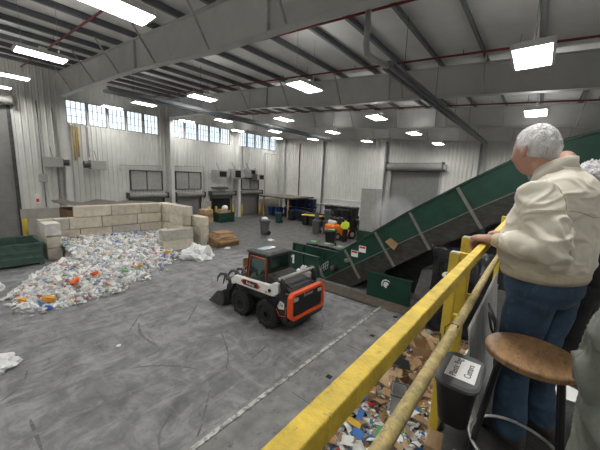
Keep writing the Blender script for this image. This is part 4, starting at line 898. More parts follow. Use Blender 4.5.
for s in (-1, 1): MB().box((-1.445, s*.56-.09, .98), (-1.41, s*.56+.09, 1.07)).build('tail_light', M['galv'], go)
lettering('Bobcat', .15, frame_mat((-1.428, 0, 1.06), (0, -1, 0), (0, 0, 1)), M['galv'], go)
bp_ = MB(); bp_.hexa([(-1.42, -.74, .26), (-1.0, -.74, .26), (-1.0, .74, .26), (-1.42, .74, .26), (-1.46, -.78, .45), (-1.0, -.78, .45), (-1.0, .78, .45), (-1.46, .78, .45)]); bp_.build('bumper', M['blackpaint'], sk, bevel=.02)
# rear side panels with model decal
for s in (1, -1):
    sp = MB(); sp.prism([(-1.33, s*.66, .40), (-.98, s*.66, .36), (-.80, s*.66, .72), (-.80, s*.66, 1.05), (-1.05, s*.66, 1.2), (-1.30, s*.66, 1.2)], (0, s*.14, 0)); po = sp.build('side_panel', M['blackpaint'], sk, bevel=.015)
    st_ = MB(); 
    for a, b in (((-1.28, .56), (-1.02, .5)), ((-1.02, .5), (-.86, .74)), ((-1.27, .60), (-1.27, .84))): st_.bar((a[0], s*.803, a[1]), (b[0], s*.803, b[1]), .012, .03, (0, 1, 0))
    st_.build('orange_stripe', M['orange'], po)
    MB().prism([(-1.20, s*.80, .74), (-1.0, s*.80, .70), (-.9, s*.80, .84), (-.96, s*.80, .98), (-1.2, s*.80, .92)], (0, s*.006, 0)).build('decal_panel', M['white'], po)
    lettering('S76', .13, frame_mat((-1.06, s*.809, .84), (-s, 0, 0), (0, 0, 1)), M['ink'], po, shear=.2)
# cab
cb = MB()
P8 = dict(fb=(.80, .42), rb=(-.46, .46))
def pil(a, b, w=.075): cb.bar(a, b, w, w, (1, 0, 0))
for s in (1, -1):
    pil((.86, s*.42, .62), (.66, s*.43, 1.98)); pil((-.24, s*.46, .9), (-.18, s*.44, 1.98)); pil((.66, s*.43, 1.98), (-.18, s*.44, 1.98)); pil((.86, s*.42, .75), (-.24, s*.46, .95))
pil((.66, -.43, 1.98), (.66, .43, 1.98)); pil((-.18, -.44, 1.98), (-.18, .44, 1.98)); pil((-.24, -.46, 1.5), (-.24, .46, 1.5)); cb.box((-.24, -.47, .6), (-.18, .47, 1.48)); cb.box((.78, -.44, .5), (.86, .44, .85))
cb.build('cab_frame', M['blackpaint'], sk)
rf = MB(); rf.loft([[(sx*.50+.25, sy*.50, 1.985) for sx, sy in ((-1, -1), (1, -1), (1, 1), (-1, 1))], [(sx*.50+.25, sy*.50, 2.05) for sx, sy in ((-1, -1), (1, -1), (1, 1), (-1, 1))], [(sx*.40+.25, sy*.40, 2.10) for sx, sy in ((-1, -1), (1, -1), (1, 1), (-1, 1))]]); ro = rf.build('cab_roof', M['greypaint'], sk, bevel=.02)
ro.data.materials[0] = mat('dusty_black_roof', (.075, .075, .075), .6, 0, .25, 6)
MB().box((.22, -.30, 2.098), (.48, .30, 2.108)).build('roof_window', mat('roof_glass_reflection', (.35, .48, .52), .15), ro)  # pale blue reflection put into the colour of the roof glass
for s in (1, -1):
    MB().hexa([(.80, s*.43, .9), (-.20, s*.455, 1.0), (-.20, s*.46, 1.0), (.80, s*.435, .9), (.64, s*.435, 1.93), (-.16, s*.445, 1.93), (-.16, s*.45, 1.93), (.64, s*.44, 1.93)]).build('side_glass', M['cabglass'], sk)
    rd = MB()
    for a, b in (((.74, .95), (.60, 1.90)), ((.60, 1.90), (-.10, 1.90)), ((-.10, 1.90), (-.13, 1.02))): rd.bar((a[0], s*.475, a[1]), (b[0], s*.475, b[1]), .02, .03, (0, 1, 0))
    rd.build('window_trim', M['orange'], sk)
MB().hexa([(-.25, -.42, 1.52), (-.25, .42, 1.52), (-.245, .42, 1.52), (-.245, -.42, 1.52), (-.20, -.40, 1.95), (-.20, .40, 1.95), (-.195, .40, 1.95), (-.195, -.40, 1.95)]).build('rear_glass', M['cabglass'], sk)
stt = MB(); stt.box((-.1, -.25, .75), (.35, .25, .95)); stt.hexa([(-.12, -.24, .95), (.0, -.24, .95), (.0, .24, .95), (-.12, .24, .95), (-.16, -.2, 1.55), (-.08, -.2, 1.55), (-.08, .2, 1.55), (-.16, .2, 1.55)]); stt.build('seat', M['black'], sk, bevel=.03)
MB().obox((.8, .50, 1.62), (.03, .22, .3)).build('mirror', M['lumber'], sk)
# lift arms
for s in (1, -1):
    a = MB(); y0, y1 = s*.66, s*.80
    a.prism([(-.95, y0, 1.02), (-.62, y0, .98), (.95, y0, .95), (1.15, y0, .86), (1.2, y0, 1.04), (1.0, y0, 1.20), (-.55, y0, 1.28), (-.78, y0, 1.42), (-.95, y0, 1.40)], (0, s*.14, 0)); ao = a.build('lift_arm', M['white'], sk, bevel=.015)
    MB().prism([(-.12, s*.80, 1.035), (.55, s*.80, 1.02), (.68, s*.80, 1.115), (.55, s*.80, 1.205), (-.10, s*.80, 1.22), (-.22, s*.80, 1.12)], (0, s*.008, 0)).build('badge_edge', M['orange'], ao)
    MB().prism([(-.06, s*.808, 1.05), (.50, s*.808, 1.037), (.60, s*.808, 1.115), (.50, s*.808, 1.19), (-.05, s*.808, 1.205), (-.14, s*.808, 1.12)], (0, s*.006, 0)).build('badge', M['blackpaint'], ao)
    lettering('Bobcat', .135, frame_mat((.22, s*.816, 1.115), (-s, 0, -.01*s), (0, 0, 1)), M['paper'], ao)
    MB().cyl((-.62, s*.80, 1.14), (-.62, s*.83, 1.14), .055, n=14).build('pivot_pin', M['blackpaint'], ao)
    MB().box((-.52, min(s*.80, s*.806), 1.03), (-.42, max(s*.80, s*.806), 1.10)).build('warning_sticker', M['yellowlid'], ao)
    tw = MB(); tw.tube([(-.84, s*.73, .75), (-1.0, s*.73, 1.0), (-1.08, s*.73, 1.25), (-1.05, s*.73, 1.48), (-.92, s*.73, 1.58), (-.78, s*.73, 1.5)], [.11, .10, .085, .08, .075, .06], 8, 0, 1.0); tw.build('tower', M['blackpaint'], sk, smooth=True)
    fa = MB(); fa.prism([(1.05, y0, .84), (1.2, y0, 1.06), (1.42, y0, .75), (1.45, y0, .25), (1.28, y0, .22), (1.25, y0, .6)], (0, s*.14, 0)); fa.build('arm_drop', M['blackpaint'], sk, bevel=.015)
    MB().cyl((-.3, s*.6, .8), (.95, s*.6, .98), .045, n=10).build('hydraulic_ram', M['steel'], sk, smooth=True)
MB().cyl((-.97, -.80, 1.56), (-.97, .80, 1.56), .055, n=12).build('cross_tube', M['greypaint'], sk, smooth=True)
# bucket and grapple
bk = MB(); pr_ = [(1.42, .62), (1.36, .3), (1.45, .06), (1.7, .0), (2.28, .0), (2.28, .03), (1.72, .05), (1.52, .12), (1.44, .32), (1.48, .6)]
bk.prism([(x, -.93, z) for x, z in pr_], (0, 1.86, 0))
for s in (-1, 1): bk.prism([(1.42, s*.92, .6), (1.4, s*.92, .1), (1.7, s*.92, .02), (2.25, s*.92, .02), (1.75, s*.92, .5)], (0, .02*s, 0))
bk.build('bucket', M['steel_d'], sk)
for s in (.62, -.62, .15, -.15):
    c = MB(); c.tube([(1.45, s, .62), (1.5, s, .88), (1.72, s, 1.02), (1.98, s, .98), (2.15, s, .82), (2.2, s, .62)], [.06, .06, .055, .05, .035, .012], 6); c.tube([(1.72, s, 1.0), (1.8, s, .8), (1.86, s, .62)], [.04, .03, .012], 6); c.build('grapple_tine', M['steel_d'], sk)
MB().cyl((1.55, -.7, .9), (1.55, .7, .9), .05, n=10).cyl((1.45, -.7, .64), (1.45, .7, .64), .045, n=10).build('grapple_bar', M['steel_d'], sk)

# ------------------------------------------------------------------ forklift
fk = thing('forklift', 'orange forklift with black mast among carts at the back', 'forklift', (18.75, 11.2, 0), -.35)
fb = MB(); fb.loft([[(x0, -w, z), (x1, -w, z), (x1, w, z), (x0, w, z)] for z, x0, x1, w in ((.25, -1.0, -.15, .52), (.5, -1.15, -.15, .56), (1.0, -1.15, -.2, .56), (1.12, -1.05, -.25, .5))]); fb.build('counterweight', M['forkorange'], fk, bevel=.05)
MB().box((-.2, -.52, .22), (.75, .52, .62)).build('chassis', M['forkorange'], fk, bevel=.03)
MB().box((-.35, -.28, .95), (.1, .28, 1.05)).box((-.4, -.26, 1.05), (-.28, .26, 1.5)).build('seat', M['black'], fk, bevel=.02)
MB().cyl((-.85, -.35, 1.25), (-.85, .35, 1.25), .16, n=14).build('gas_tank', M['white'], fk, smooth=True)
g = MB()
for s in (-1, 1): g.bar((-.55, s*.48, 1.05), (-.4, s*.46, 2.15), .07, .07, (1, 0, 0)); g.bar((.72, s*.48, .6), (.45, s*.46, 2.15), .07, .07, (1, 0, 0)); g.bar((-.42, s*.46, 2.15), (.5, s*.46, 2.15), .07, .06)
for k in range(6): g.bar((-.4+.17*k, -.46, 2.16), (-.4+.17*k, .46, 2.16), .04, .04)
g.build('overhead_guard', M['blackpaint'], fk)
m_ = MB()
for s in (-1, 1): m_.box((.85, s*.36-.05, .1), (1.0, s*.36+.05, 2.25)); m_.box((1.0, s*.26-.04, .1), (1.1, s*.26+.04, 2.2))
for z in (.4, 1.3, 2.15): m_.box((.87, -.36, z), (.97, .36, z+.1))
m_.build('mast', M['blackpaint'], fk)
for s in (-1, 1): MB().box((1.12, s*.28-.06, .08), (2.1, s*.28+.06, .13)).box((1.1, s*.28-.06, .08), (1.16, s*.28+.06, .65)).build('fork', M['steel_d'], fk)
for x, r in ((.6, .34), (-.75, .27)):
    for s in (-1, 1):
        q = MB().cyl((x, s*.40, r), (x, s*.60, r), r, n=22).build('wheel', M['blackrub'], fk); MB().cyl((x, s*.6, r), (x, s*.615, r), r*.55, n=16).build('rim', M['greypaint'], q)
MB().tube([(.35, 0, 1.0), (.5, 0, 1.25)], .03, 8).tube([(.40+.0, .18*math.cos(a), 1.27+.1*math.sin(a)) for a in [k*PI/6 for k in range(13)]], .016, 6).build('steering_wheel', M['black'], fk)

# ------------------------------------------------------------------ platform, rails
PZ = 2.96
pf = MB(); pf.box((-2.5, -3.2, PZ-.08), (4.8, .30, PZ)); struct(pf.build('floor_platform', M['platform']))
pb = MB()
for y in (.22, -1.4, -3.0): pb.box((-2.5, y-.06, PZ-.32), (4.8, y+.06, PZ-.08))
struct(pb.build('trim_5', M['green_d']))
for k, (x, y) in enumerate(((-2.3, .15), (4.6, .15), (-2.3, -3.0), (4.6, -3.0), (1.2, -3.0))):
    struct(MB().box((x-.08, y-.08, 0), (x+.08, y+.08, PZ-.32)).build('trim_%d' % (6+k), M['green_d']))
gr = thing('guard_rail', 'worn yellow steel guard rail along the walkway, in the foreground', 'guard rail', (0, .2, PZ))
def rl(x, y, z): return (x, y-.2, z-PZ)
MB().box(rl(-2.4, .181, 4.036), rl(4.5, .217, 4.08)).build('top_rail', M['yellow_top'], gr, bevel=.004)
MB().tube([rl(x, .225+.003*math.sin(x*3), 3.725) for x in (-2.4, -1, 0, .6, 1.2, 1.8, 2.6, 3.4, 4.5)], .022, 14).build('mid_rail', M['pipe_y'], gr, smooth=True)
for x, w, zt in ((1.60, .045, 4.06), (1.97, .06, 4.085), (-.9, .05, 4.03), (4.3, .05, 4.03)):
    p = MB().box(rl(x-w/2, .262, 2.7), rl(x+w/2, .262+w, zt)).build('post', M['yellow'], gr, bevel=.004)
    MB().box(rl(x-w/2+.004, .266, zt), rl(x+w/2-.004, .258+w, zt+.004)).build('post_cap', M['galv'], p)
    MB().box(rl(x-.012, .20, 4.04), rl(x+.012, .265, 4.064)).build('post_clip', M['yellow'], p); MB().box(rl(x-.012, .235, 3.71), rl(x+.012, .265, 3.74)).build('post_clip', M['yellow'], p)
cl = MB()
for x in (1.99, 1.62): cl.tube([rl(x+.05*math.cos(a), .285+.045*math.sin(a), 3.93) for a in [k*PI/8 for k in range(17)]], .008, 6)
cl.build('wire_tie', M['galv'], gr)
struct(MB().box((-2.4, .262, PZ), (4.7, .275, PZ+.1)).build('trim_11', M['green_d']))
# grey sheet hung on the inside of the rail
N = 40; NV_ = 18; vs = []
for j in range(NV_+1):
    for i in range(N+1):
        u, v = i/N, j/NV_; x = 1.575+(2.85-1.575)*u; top = 3.70-.0*u; wv = .022*math.sin(u*38+v*1.5)*(.0+v)+.03*noise.noise((u*7, v*2, 1))*v
        vs.append((x+.25*(1-v)*0, .185-.075*v+wv, top-(top-PZ-.015)*v*(1 if u > .12 else .55+u*3.7)))
o = MB().add(vs, [(j*(N+1)+i, j*(N+1)+i+1, (j+1)*(N+1)+i+1, (j+1)*(N+1)+i) for j in range(NV_) for i in range(N)]).build('hanging_sheet', M['sheet'], smooth=True)
s = o.modifiers.new('t', 'SOLIDIFY'); s.thickness = .004; tag(o, 'grey plastic sheet hanging in folds from the yellow pipe rail', 'sheet')
# bin for bag cutters
bn = thing('small_bin', 'small black lidded bin with a white paper label hung on the rail', 'bin', (1.42, .17, 3.33), 0)
def rrect(hx, hy, z, r=.04, n=5):
    p = []
    for sx, sy, a0 in ((1, 1, 0), (-1, 1, PI/2), (-1, -1, PI), (1, -1, 3*PI/2)):
        for k in range(n+1): a = a0+PI/2*k/n; p.append((sx*(hx-r)+r*math.cos(a), sy*(hy-r)+r*math.sin(a), z))
    return p
MB().loft([rrect(.085, .045, 0), rrect(.105, .060, .012), rrect(.132, .080, .205), rrect(.138, .085, .21), rrect(.138, .085, .218)]).build('body', M['black'], bn, smooth=False)
lo = MB().loft([rrect(.145, .090, .216, .055), rrect(.145, .090, .228, .055), rrect(.134, .080, .236, .05)]).build('lid', M['graycart'], bn)
MB().box((-.09, -.066, .2365), (.09, .052, .2375)).build('paper_label', M['paper'], lo)
lettering('Plastic Bag', .038, frame_mat((0, .020, .2378), (1, .0, 0), (0, 1, 0)), M['ink'], lo, ext=.0003)
lettering('Cutters', .038, frame_mat((0, -.034, .2378), (1, .0, 0), (0, 1, 0)), M['ink'], lo, ext=.0003)
MB().tube([(.02, .085, .22), (.02, .07, .28), (.02, .05, .39), (.02, .035, .425), (.02, .065, .428), (.02, .09, .40), (.02, .088, .28)], .003, 6).tube([(-.06, .088, .22), (-.06, .086, .32), (-.06, .092, .40)], .003, 6).build('zip_tie', M['black'], bn)
o = MB().obox((0, 0, 0), (.12, .06, .38), None).build('lumber_block', M['lumber'], None, (1.165, .20, 3.165), bevel=.004); o.rotation_euler = (.0, .12, .1); tag(o, 'short sawn lumber block leaning below the rail left of the bin', 'wood block')
tag(MB().tube([(1.3, .12, 2.975), (1.5, .02, 2.972), (1.62, .10, 2.975), (1.52, .16, 3.05), (1.36, .14, 3.12)], .011, 8).build('hose', M['galv'], smooth=True), 'short grey hose looped on the deck under the small bin', 'hose')
tag(MB().tube([(2.3, .17, 3.60), (2.26, .11, 3.50), (2.15, .09, 3.42), (2.08, .12, 3.52), (2.2, .15, 3.57), (2.35, .12, 3.45), (2.4, .1, 3.3)], .008, 6).build('cord', M['black'], smooth=True), 'black cord looped at the rail beside the man in cream jacket', 'cord')
# stool
so = thing('stool', 'round worn wooden stool with black metal legs beside the black bin', 'stool', (1.615, -.07, PZ))
SZ = 3.662-PZ
MB().tube([(0, 0, SZ-.034), (0, 0, SZ-.03), (0, 0, SZ-.008), (0, 0, SZ-.002), (0, 0, SZ)], [.168, .177, .179, .175, .167], 48).build('seat', M['wood'], so, smooth=False)
for k in range(4):
    sx, sy = (1, 1, -1, -1)[k], (1, -1, 1, -1)[k]; MB().tube([(sx*.055, sy*.105, SZ-.034), (sx*.10, sy*.185, .0)], .0125, 8).build('leg', M['blackpaint'], so)
MB().tube([(.19*math.cos(a), .19*math.sin(a), .20) for a in [2*PI*k/40 for k in range(41)]], .008, 8).build('foot_ring', M['chrome'], so, smooth=True)
MB().tube([(.10*math.cos(a), .10*math.sin(a), SZ-.045) for a in [2*PI*k/40 for k in range(41)]], .010, 6).build('seat_ring', M['blackpaint'], so, smooth=True)
o = MB().tube([(0, 0, 0), (0, 0, .012)], [.09, .1], 24).build('paper_plate', M['paper'], None, (2.66, -.335, PZ)); tag(o, 'white round plate on the deck behind the stool', 'plate')

# ------------------------------------------------------------------ people
def ss(a, b, x): t = max(0., min(1., (x-a)/(b-a))); return t*t*(3-2*t)
def head_fn(d):
    x, y, z = d.x, d.y, d.z; p = Vector((x*.098, y*.077, z*.122)); f = max(0, x)
    if z < 0:
        p.y *= 1-.26*(-z)**1.4
        p.y *= 1-.06*(-z); p.x *= (1-.46*(-z)**1.2) if x < 0 else 1
        p.x += .012*(-z)*f
    g = math.exp
    p.x += f*(.027*g(-(y/.20)**2-((z+.20)/.20)**2)+.012*g(-(y/.12)**2-((z+.02)/.2)**2)+.006*g(-((z-.17)/.10)**2-(y/.6)**2)-.012*g(-((abs(y)-.40)/.17)**2-((z-.02)/.11)**2)+.007*g(-(y/.28)**2-((z+.52)/.06)**2)-.004*g(-(y/.28)**2-((z+.58)/.03)**2)+.006*g(-(y/.28)**2-((z+.65)/.06)**2)+.010*g(-(y/.32)**2-((z+.90)/.18)**2))
    p.y += (1 if y > 0 else -1)*.004*g(-((abs(y)-.8)/.3)**2-((z+.25)/.25)**2)*f
    return p
def hair_off(d, style):
    x, y, z = d.x, d.y, d.z
    if style == 'bald':
        line = .15 if x < .2 else 2; low = -.45
        k = ss(-.1, -.3, x)*ss(.30, .2, z)*ss(low-.05, low+.05, z); return -.008+.012*k
    t = math.atan2(abs(y), x)/PI     # 0 front .. 1 back
    low = np.interp(t, [0, .22, .33, .44, .50, .58, 1], [.62, .58, .40, -.02, .05, -.30, -.52]) if style == 'short' else np.interp(t, [0, .2, .35, .5, 1], [.6, .5, .0, -.6, -.9])
    k = ss(low-.05, low+.09, z)
    if style == 'short': return -.008+k*(.018+.005*noise.noise(d*9)+.003*noise.noise(d*26)+.006*ss(.2, -.6, x))
    return -.008+k*(.045+.022*noise.noise(d*4)+.016*noise.noise(d*11)+.01*noise.noise(d*24))
def hand(mb, w, d, up, side, curl, size=1.0, spread=.06):
    d = Vector(d).normalized(); up = Vector(up); side = (Vector(side)-d*Vector(side).dot(d)).normalized(); up = side.cross(d) if side.cross(d).dot(up) > 0 else d.cross(side); w = Vector(w); k = size
    def ring(c, hw, ht, n=12): return [c+side*(hw*math.cos(2*PI*i/n))+up*(ht*math.sin(2*PI*i/n)) for i in range(n)]
    mb.loft([ring(w-d*.02, .027*k, .020*k), ring(w+d*.015*k, .030*k, .021*k), ring(w+d*.05*k, .040*k, .018*k), ring(w+d*.085*k, .041*k, .014*k), ring(w+d*.098*k, .036*k, .010*k)])
    for i, (o, L_) in enumerate(((.030, .078), (.010, .088), (-.011, .082), (-.031, .064))):
        b = w+d*(.082-.006*abs(i-1))*k+side*o*k; dirv = (d+side*spread*(1.5-i)).normalized(); ax = dirv.cross(up).normalized(); pts = [b-d*.02*k, b]; cur = b; ang = 0
        for sgm, c in zip((.45, .31, .24), curl):
            ang += c; v = dirv*math.cos(ang)-up*math.sin(ang); cur = cur+v*L_*sgm*k; pts.append(cur)
        r = .0092*k if i < 3 else .008*k; mb.tube(pts, [r, r*1.03, r, r*.93, r*.7], 8)
    b = w+d*.022*k+side*.030*k; t1 = b+(d*.6+side*.75-up*.25).normalized()*.040*k; t2 = t1+(d*.9+side*.25-up*.3).normalized()*.034*k; t3 = t2+(d*1.0-up*.35).normalized()*.024*k
    mb.tube([b-side*.015*k, b, t1, t2, t3], [.013*k, .0135*k, .0115*k, .0105*k, .008*k], 8)
def rings_body(prof, n=28, ex=2.3):
    r = []
    for z, xc, yc, rx, ry, *tl in prof:
        q = []; tl = tl[0] if tl else 0
        for i in range(n):
            a = 2*PI*i/n; c, s = math.cos(a), math.sin(a); q.append((xc+rx*math.copysign(abs(c)**(2/ex), c), yc+ry*math.copysign(abs(s)**(2/ex), s), z-tl*rx*math.copysign(abs(c)**(2/ex), c)))
        r.append(q)
    return r
def person(lab, at, yaw, sp, vox=.009):
    """body = one continuous mesh (head, neck, trunk, arms, hands, legs); clothing and hair are its children"""
    hc = Vector(sp['head']); hy, hp_ = sp.get('hyaw', 0), sp.get('hpitch', 0); HR = Matrix.Rotation(hy, 3, 'Z')@Matrix.Rotation(hp_, 3, 'Y'); hs = sp.get('hscale', 1.0)
    b = MB(); b.ell(hc, None, 48, 32, 0, HR, lambda d: head_fn(d)*hs)
    for s in (1, -1):
        er = HR@Matrix.Rotation(s*.35, 3, 'Z')@Matrix.Rotation(-.15, 3, 'Y'); ec = hc+HR@Vector((-.012, s*.083, -.012))*hs
        b.ell(ec, (.019, .011, .035), 12, 8, 0, er); b.ell(ec+HR@Vector((-.012, s*.009, .006)), (.012, .008, .030), 10, 8, 0, er)
    tp = sp['torso']; nb = Vector((tp[-1][1], tp[-1][2], tp[-1][0]-.03))
    b.tube([nb, nb.lerp(hc, .45)+Vector((-.012, 0, 0)), hc+HR@Vector((-.022, 0, -.04))], [.066*hs, .060*hs, .062*hs], 16)
    b.loft(rings_body([(q[0], q[1], q[2], q[3]*.86, q[4]*.86)+tuple(q[5:]) for q in tp]))
    for S, E_, W, hd, hup, hside, curl in sp['arms']:
        S, E_, W = Vector(S), Vector(E_), Vector(W); b.tube([S.lerp(Vector((0, 0, S.z)), .3), S, S.lerp(E_, .5), E_, E_.lerp(W, .4), W], [.05, .052, .046, .038, .037, .025], 12)
        hand(b, W, hd, hup, hside, curl, sp.get('hand', 1.0))
    for Hh, K, A in sp['legs']:
        b.tube([Vector(Hh)+Vector((0, 0, .05)), Hh, Vector(Hh).lerp(Vector(K), .5), K, Vector(K).lerp(Vector(A), .35), A], [.085, .085, .07, .052, .05, .035], 12); A = Vector(A); b.ell(A+Vector((.04, 0, -.06)), (.09, .03, .022), 12, 8)
    me = remesh(b, sp.get('bvox', .0055), 2, .4); o = link(me, 'person', M[sp.get('skin', 'skin')]); o.location = at; o.rotation_euler.z = yaw; tag(o, lab, 'person')
    for s in (1, -1): MB().ell(hc+HR@Vector((.079, s*.031, .004))*hs, (.012, .012, .012), 10, 8).build('eye', M['lipeye'], o, smooth=True)
    st_ = sp['hair']
    hm_ = MB(); hm_.ell(hc, None, 72, 48, 0, HR, lambda d: (lambda p: p+p.normalized()*hair_off(d, st_))(head_fn(d)*hs)); hm_.build('hair', M[sp['hairmat']], o, smooth=True)
    # jacket
    j = MB(); j.loft(rings_body(tp, 36))
    for k, (S, E_, W, *_r) in enumerate(sp['arms']):
        S, E_, W = Vector(S), Vector(E_), Vector(W); q = sp.get('sleeve', 1.0); Wc = W-(W-E_).normalized()*.035
        j.tube([S.lerp(Vector((0, 0, S.z)), .35), S, S.lerp(E_, .35), S.lerp(E_, .75), E_, E_.lerp(Wc, .35), E_.lerp(Wc, .75), Wc], [.085*q, .092*q, .088*q, .080*q, .076*q, .072*q, .062*q, .048*q], 18)
    wr = sp.get('wrinkle', .008)
    arms = [(Vector(a[0]), Vector(a[1]), Vector(a[2])) for a in sp['arms']]
    def fold(p, nv):
        q = Vector((p.x*5, p.y*5, p.z*7)); w1 = noise.noise(q+Vector((3, 1, 2))); r1 = max(1-abs(noise.noise(Vector((p.x*6+p.z*4, p.y*6-p.z*2, p.z*7+1.4*w1))))*4.5, 1-abs(noise.noise(Vector((p.x*5-p.z*5+9, p.y*5+p.z*4, p.z*6+1.2*w1))))*5, 0)
        d_ = min((p-a[1]).length for a in arms); k = .55+1.1*math.exp(-(d_/.13)**2)
        e = max(0, 1-(p.z-tp[0][0])/.18) if p.z < tp[0][0]+.18 else 0
        return wr*k*(r1*1.0+w1*.7-.35)+e*wr*.3*math.sin(math.atan2(p.y, p.x)*13+2*w1)
    jm = remesh(j, vox, 3, .5, fold); jo = link(jm, sp.get('jname', 'jacket'), M[sp['jmat']], o)
    z0, xc, yc, rx, ry = tp[0][:5]
    MB().loft(rings_body([(z0+.012, xc, yc, rx*.97, ry*.97), (z0, xc, yc, rx*1.0, ry*1.0), (z0-.03, xc, yc, rx*1.01, ry*1.01), (z0-.055, xc, yc, rx*.97, ry*.97), (z0-.05, xc, yc, rx*.90, ry*.90)], 40)).build('waistband', M[sp['trim']], jo, smooth=True)
    for S, E_, W, *_r in sp['arms']:
        E_, W = Vector(E_), Vector(W); d = (W-E_).normalized(); MB().tube([W-d*.055, W-d*.04, W-d*.0, W+d*.012], [.042, .044, .039, .034], 18).build('cuff', M[sp['trim']], jo, smooth=True)
    zt, xt, yt, rx, ry = tp[-1][:5]; tl = tp[-1][5] if len(tp[-1]) > 5 else 0
    c = MB(); c.loft(rings_body([(zt-.04, xt-.005, yt, rx*1.28, ry*1.34, tl), (zt+.0, xt-.004, yt, rx*1.14, ry*1.14, tl), (zt+.03, xt-.004, yt, rx*1.10, ry*1.10, tl), (zt+.034, xt-.004, yt, rx*1.02, ry*1.02, tl), (zt+.005, xt-.004, yt, rx*.97, ry*.97, tl)], 30, 2)).build('collar', M[sp['jmat']], jo, smooth=True)
    if sp.get('seams'):
        from mathutils.bvhtree import BVHTree
        bv = BVHTree.FromPolygons([v.co for v in jm.vertices], [tuple(p.vertices) for p in jm.polygons])
        def seam(rays, nm):
            pts = []
            for og, di in rays:
                h_ = bv.ray_cast(Vector(og), Vector(di).normalized())
                if h_[0] is not None: pts.append(h_[0]+h_[1]*.0005)
            if len(pts) > 3: MB().tube(pts, .0028, 6).build(nm, M[sp['trim']], jo, smooth=True)
        seam([((.8*math.cos(a)-.02, .8*math.sin(a), 1.325+.015*math.cos(a*3)), (-math.cos(a), -math.sin(a), 0)) for a in [math.radians(100+160*k/40) for k in range(41)]], 'yoke_seam')
        for s in (1, -1): seam([((-.03, s*.165, 1.36), (math.cos(a), s*.25, math.sin(a))) for a in [math.radians(60+200*k/30) for k in range(31)]], 'armhole_seam')
    # trousers
    t = MB(); q = sp.get('leg', 1.0); z0 = tp[0][0]
    hx, hyy = tp[0][3]*.93, tp[0][4]*.93
    t.loft(rings_body([(z0+.05, tp[0][1], tp[0][2], hx*.97, hyy*.97), (z0-.03, tp[0][1], tp[0][2], hx, hyy), (z0-.12, tp[0][1]-.008, tp[0][2], hx*.97, hyy*.98), (z0-.19, tp[0][1]-.005, tp[0][2], hx*.8, hyy*.85)], 28))
    for Hh, K, A in sp['legs']:
        Hh, K, A = Vector(Hh), Vector(K), Vector(A); t.tube([Hh, Hh.lerp(K, .3), Hh.lerp(K, .7), K, K.lerp(A, .5), A+Vector((0, 0, .0)), A-Vector((0, 0, .03))], [.105*q, .108*q, .092*q, .084*q, .078*q, .080*q, .080*q], 18)
    kn = [Vector(l[1]) for l in sp['legs']]
    def lf(p, nv):
        w1 = noise.noise(p*6); d_ = min((p-k).length for k in kn); low = math.exp(-((p.z-.12)/.1)**2); return .008*(.4+math.exp(-(d_/.12)**2)+low)*((1-abs(noise.noise(Vector((p.x*6, p.y*6, p.z*13+w1))))*2)+.4*w1-.4)
    link(remesh(t, .010, 2, .5, lf), 'trousers', M[sp['tmat']], o)
    for Hh, K, A in sp['legs']:
        A = Vector(A); sh = MB(); 
        def rg(x, hw, z0, z1, n=14): return [(A.x+x, A.y+hw*math.cos(2*PI*i/n), (z0+z1)/2+(z1-z0)/2*math.sin(2*PI*i/n)) for i in range(n)]
        sh.loft([rg(-.085, .022, .01, .06), rg(-.07, .040, 0, .10), rg(-.01, .046, 0, .12), rg(.06, .050, 0, .10), rg(.13, .052, 0, .075), rg(.175, .042, 0, .06), rg(.195, .02, .01, .04)]); sh.build('shoe', M['boot'], o, smooth=True)
        
    return o, jo
R60 = math.radians(60)
man, mj = person('grey haired man in cream jacket and blue jeans with hands on the yellow rail', (2.02, -.075, PZ), R60, dict(
    head=(.115, .045, 1.63), hyaw=-.12, hpitch=.10, hair='short', hairmat='hair', jmat='jacket', trim='jacket_in', tmat='jeans', hscale=1.06,
    torso=[(1.02, -.0, 0, .170, .220), (1.06, .005, 0, .186, .237), (1.12, .015, 0, .19, .24), (1.2, .005, 0, .178, .235), (1.32, -.015, 0, .160, .232), (1.41, -.03, 0, .135, .215, .1), (1.46, -.02, 0, .105, .170, .25), (1.495, .01, 0, .085, .115, .45), (1.525, .035, 0, .075, .088, .55)],
    arms=[((-.03, .205, 1.39), (-.165, .27, 1.165), (.085, .28, 1.155), (1, -.05, -.08), (0, 0, 1), (.3, -1, 0), (.75, 1.0, .6)), ((-.02, -.205, 1.39), (.03, -.27, 1.13), (.205, -.04, 1.155), (.8, .35, -.12), (0, 0, 1), (.3, 1, 0), (.5, .9, .6))],
    legs=[((-.02, .10, .86), (.02, .11, .48), (-.03, .12, .10)), ((-.02, -.10, .86), (.02, -.12, .48), (-.03, -.14, .10))], wrinkle=.016, seams=True, hand=1.3), .007)
woman, wj = person('person with curly grey hair and dark clothes behind the man in cream', (2.95, -.34, PZ), math.radians(75), dict(
    head=(.05, 0, 1.485), hyaw=.1, hpitch=.05, hair='curly', hairmat='hair2', jmat='dkcloth', trim='dkcloth', tmat='dkcloth', hscale=.95, bvox=.007,
    torso=[(.82, 0, 0, .14, .19), (.9, 0, 0, .145, .195), (1.05, 0, 0, .135, .19), (1.18, 0, 0, .13, .195), (1.28, -.015, 0, .11, .18), (1.33, -.015, 0, .085, .13), (1.37, 0, 0, .06, .07)],
    arms=[((0, .18, 1.25), (-.02, .23, 1.0), (.20, .16, .98), (1, -.1, -.1), (0, 0, 1), (0, -1, 0), (.4, .5, .4)), ((0, -.18, 1.25), (-.02, -.23, 1.0), (.1, -.22, .80), (.4, 0, -1), (1, 0, .3), (0, 1, 0), (.3, .3, .3))],
    legs=[((0, .09, .78), (.01, .09, .44), (-.03, .09, .09)), ((0, -.09, .78), (.01, -.1, .44), (-.03, -.1, .09))]), .012)
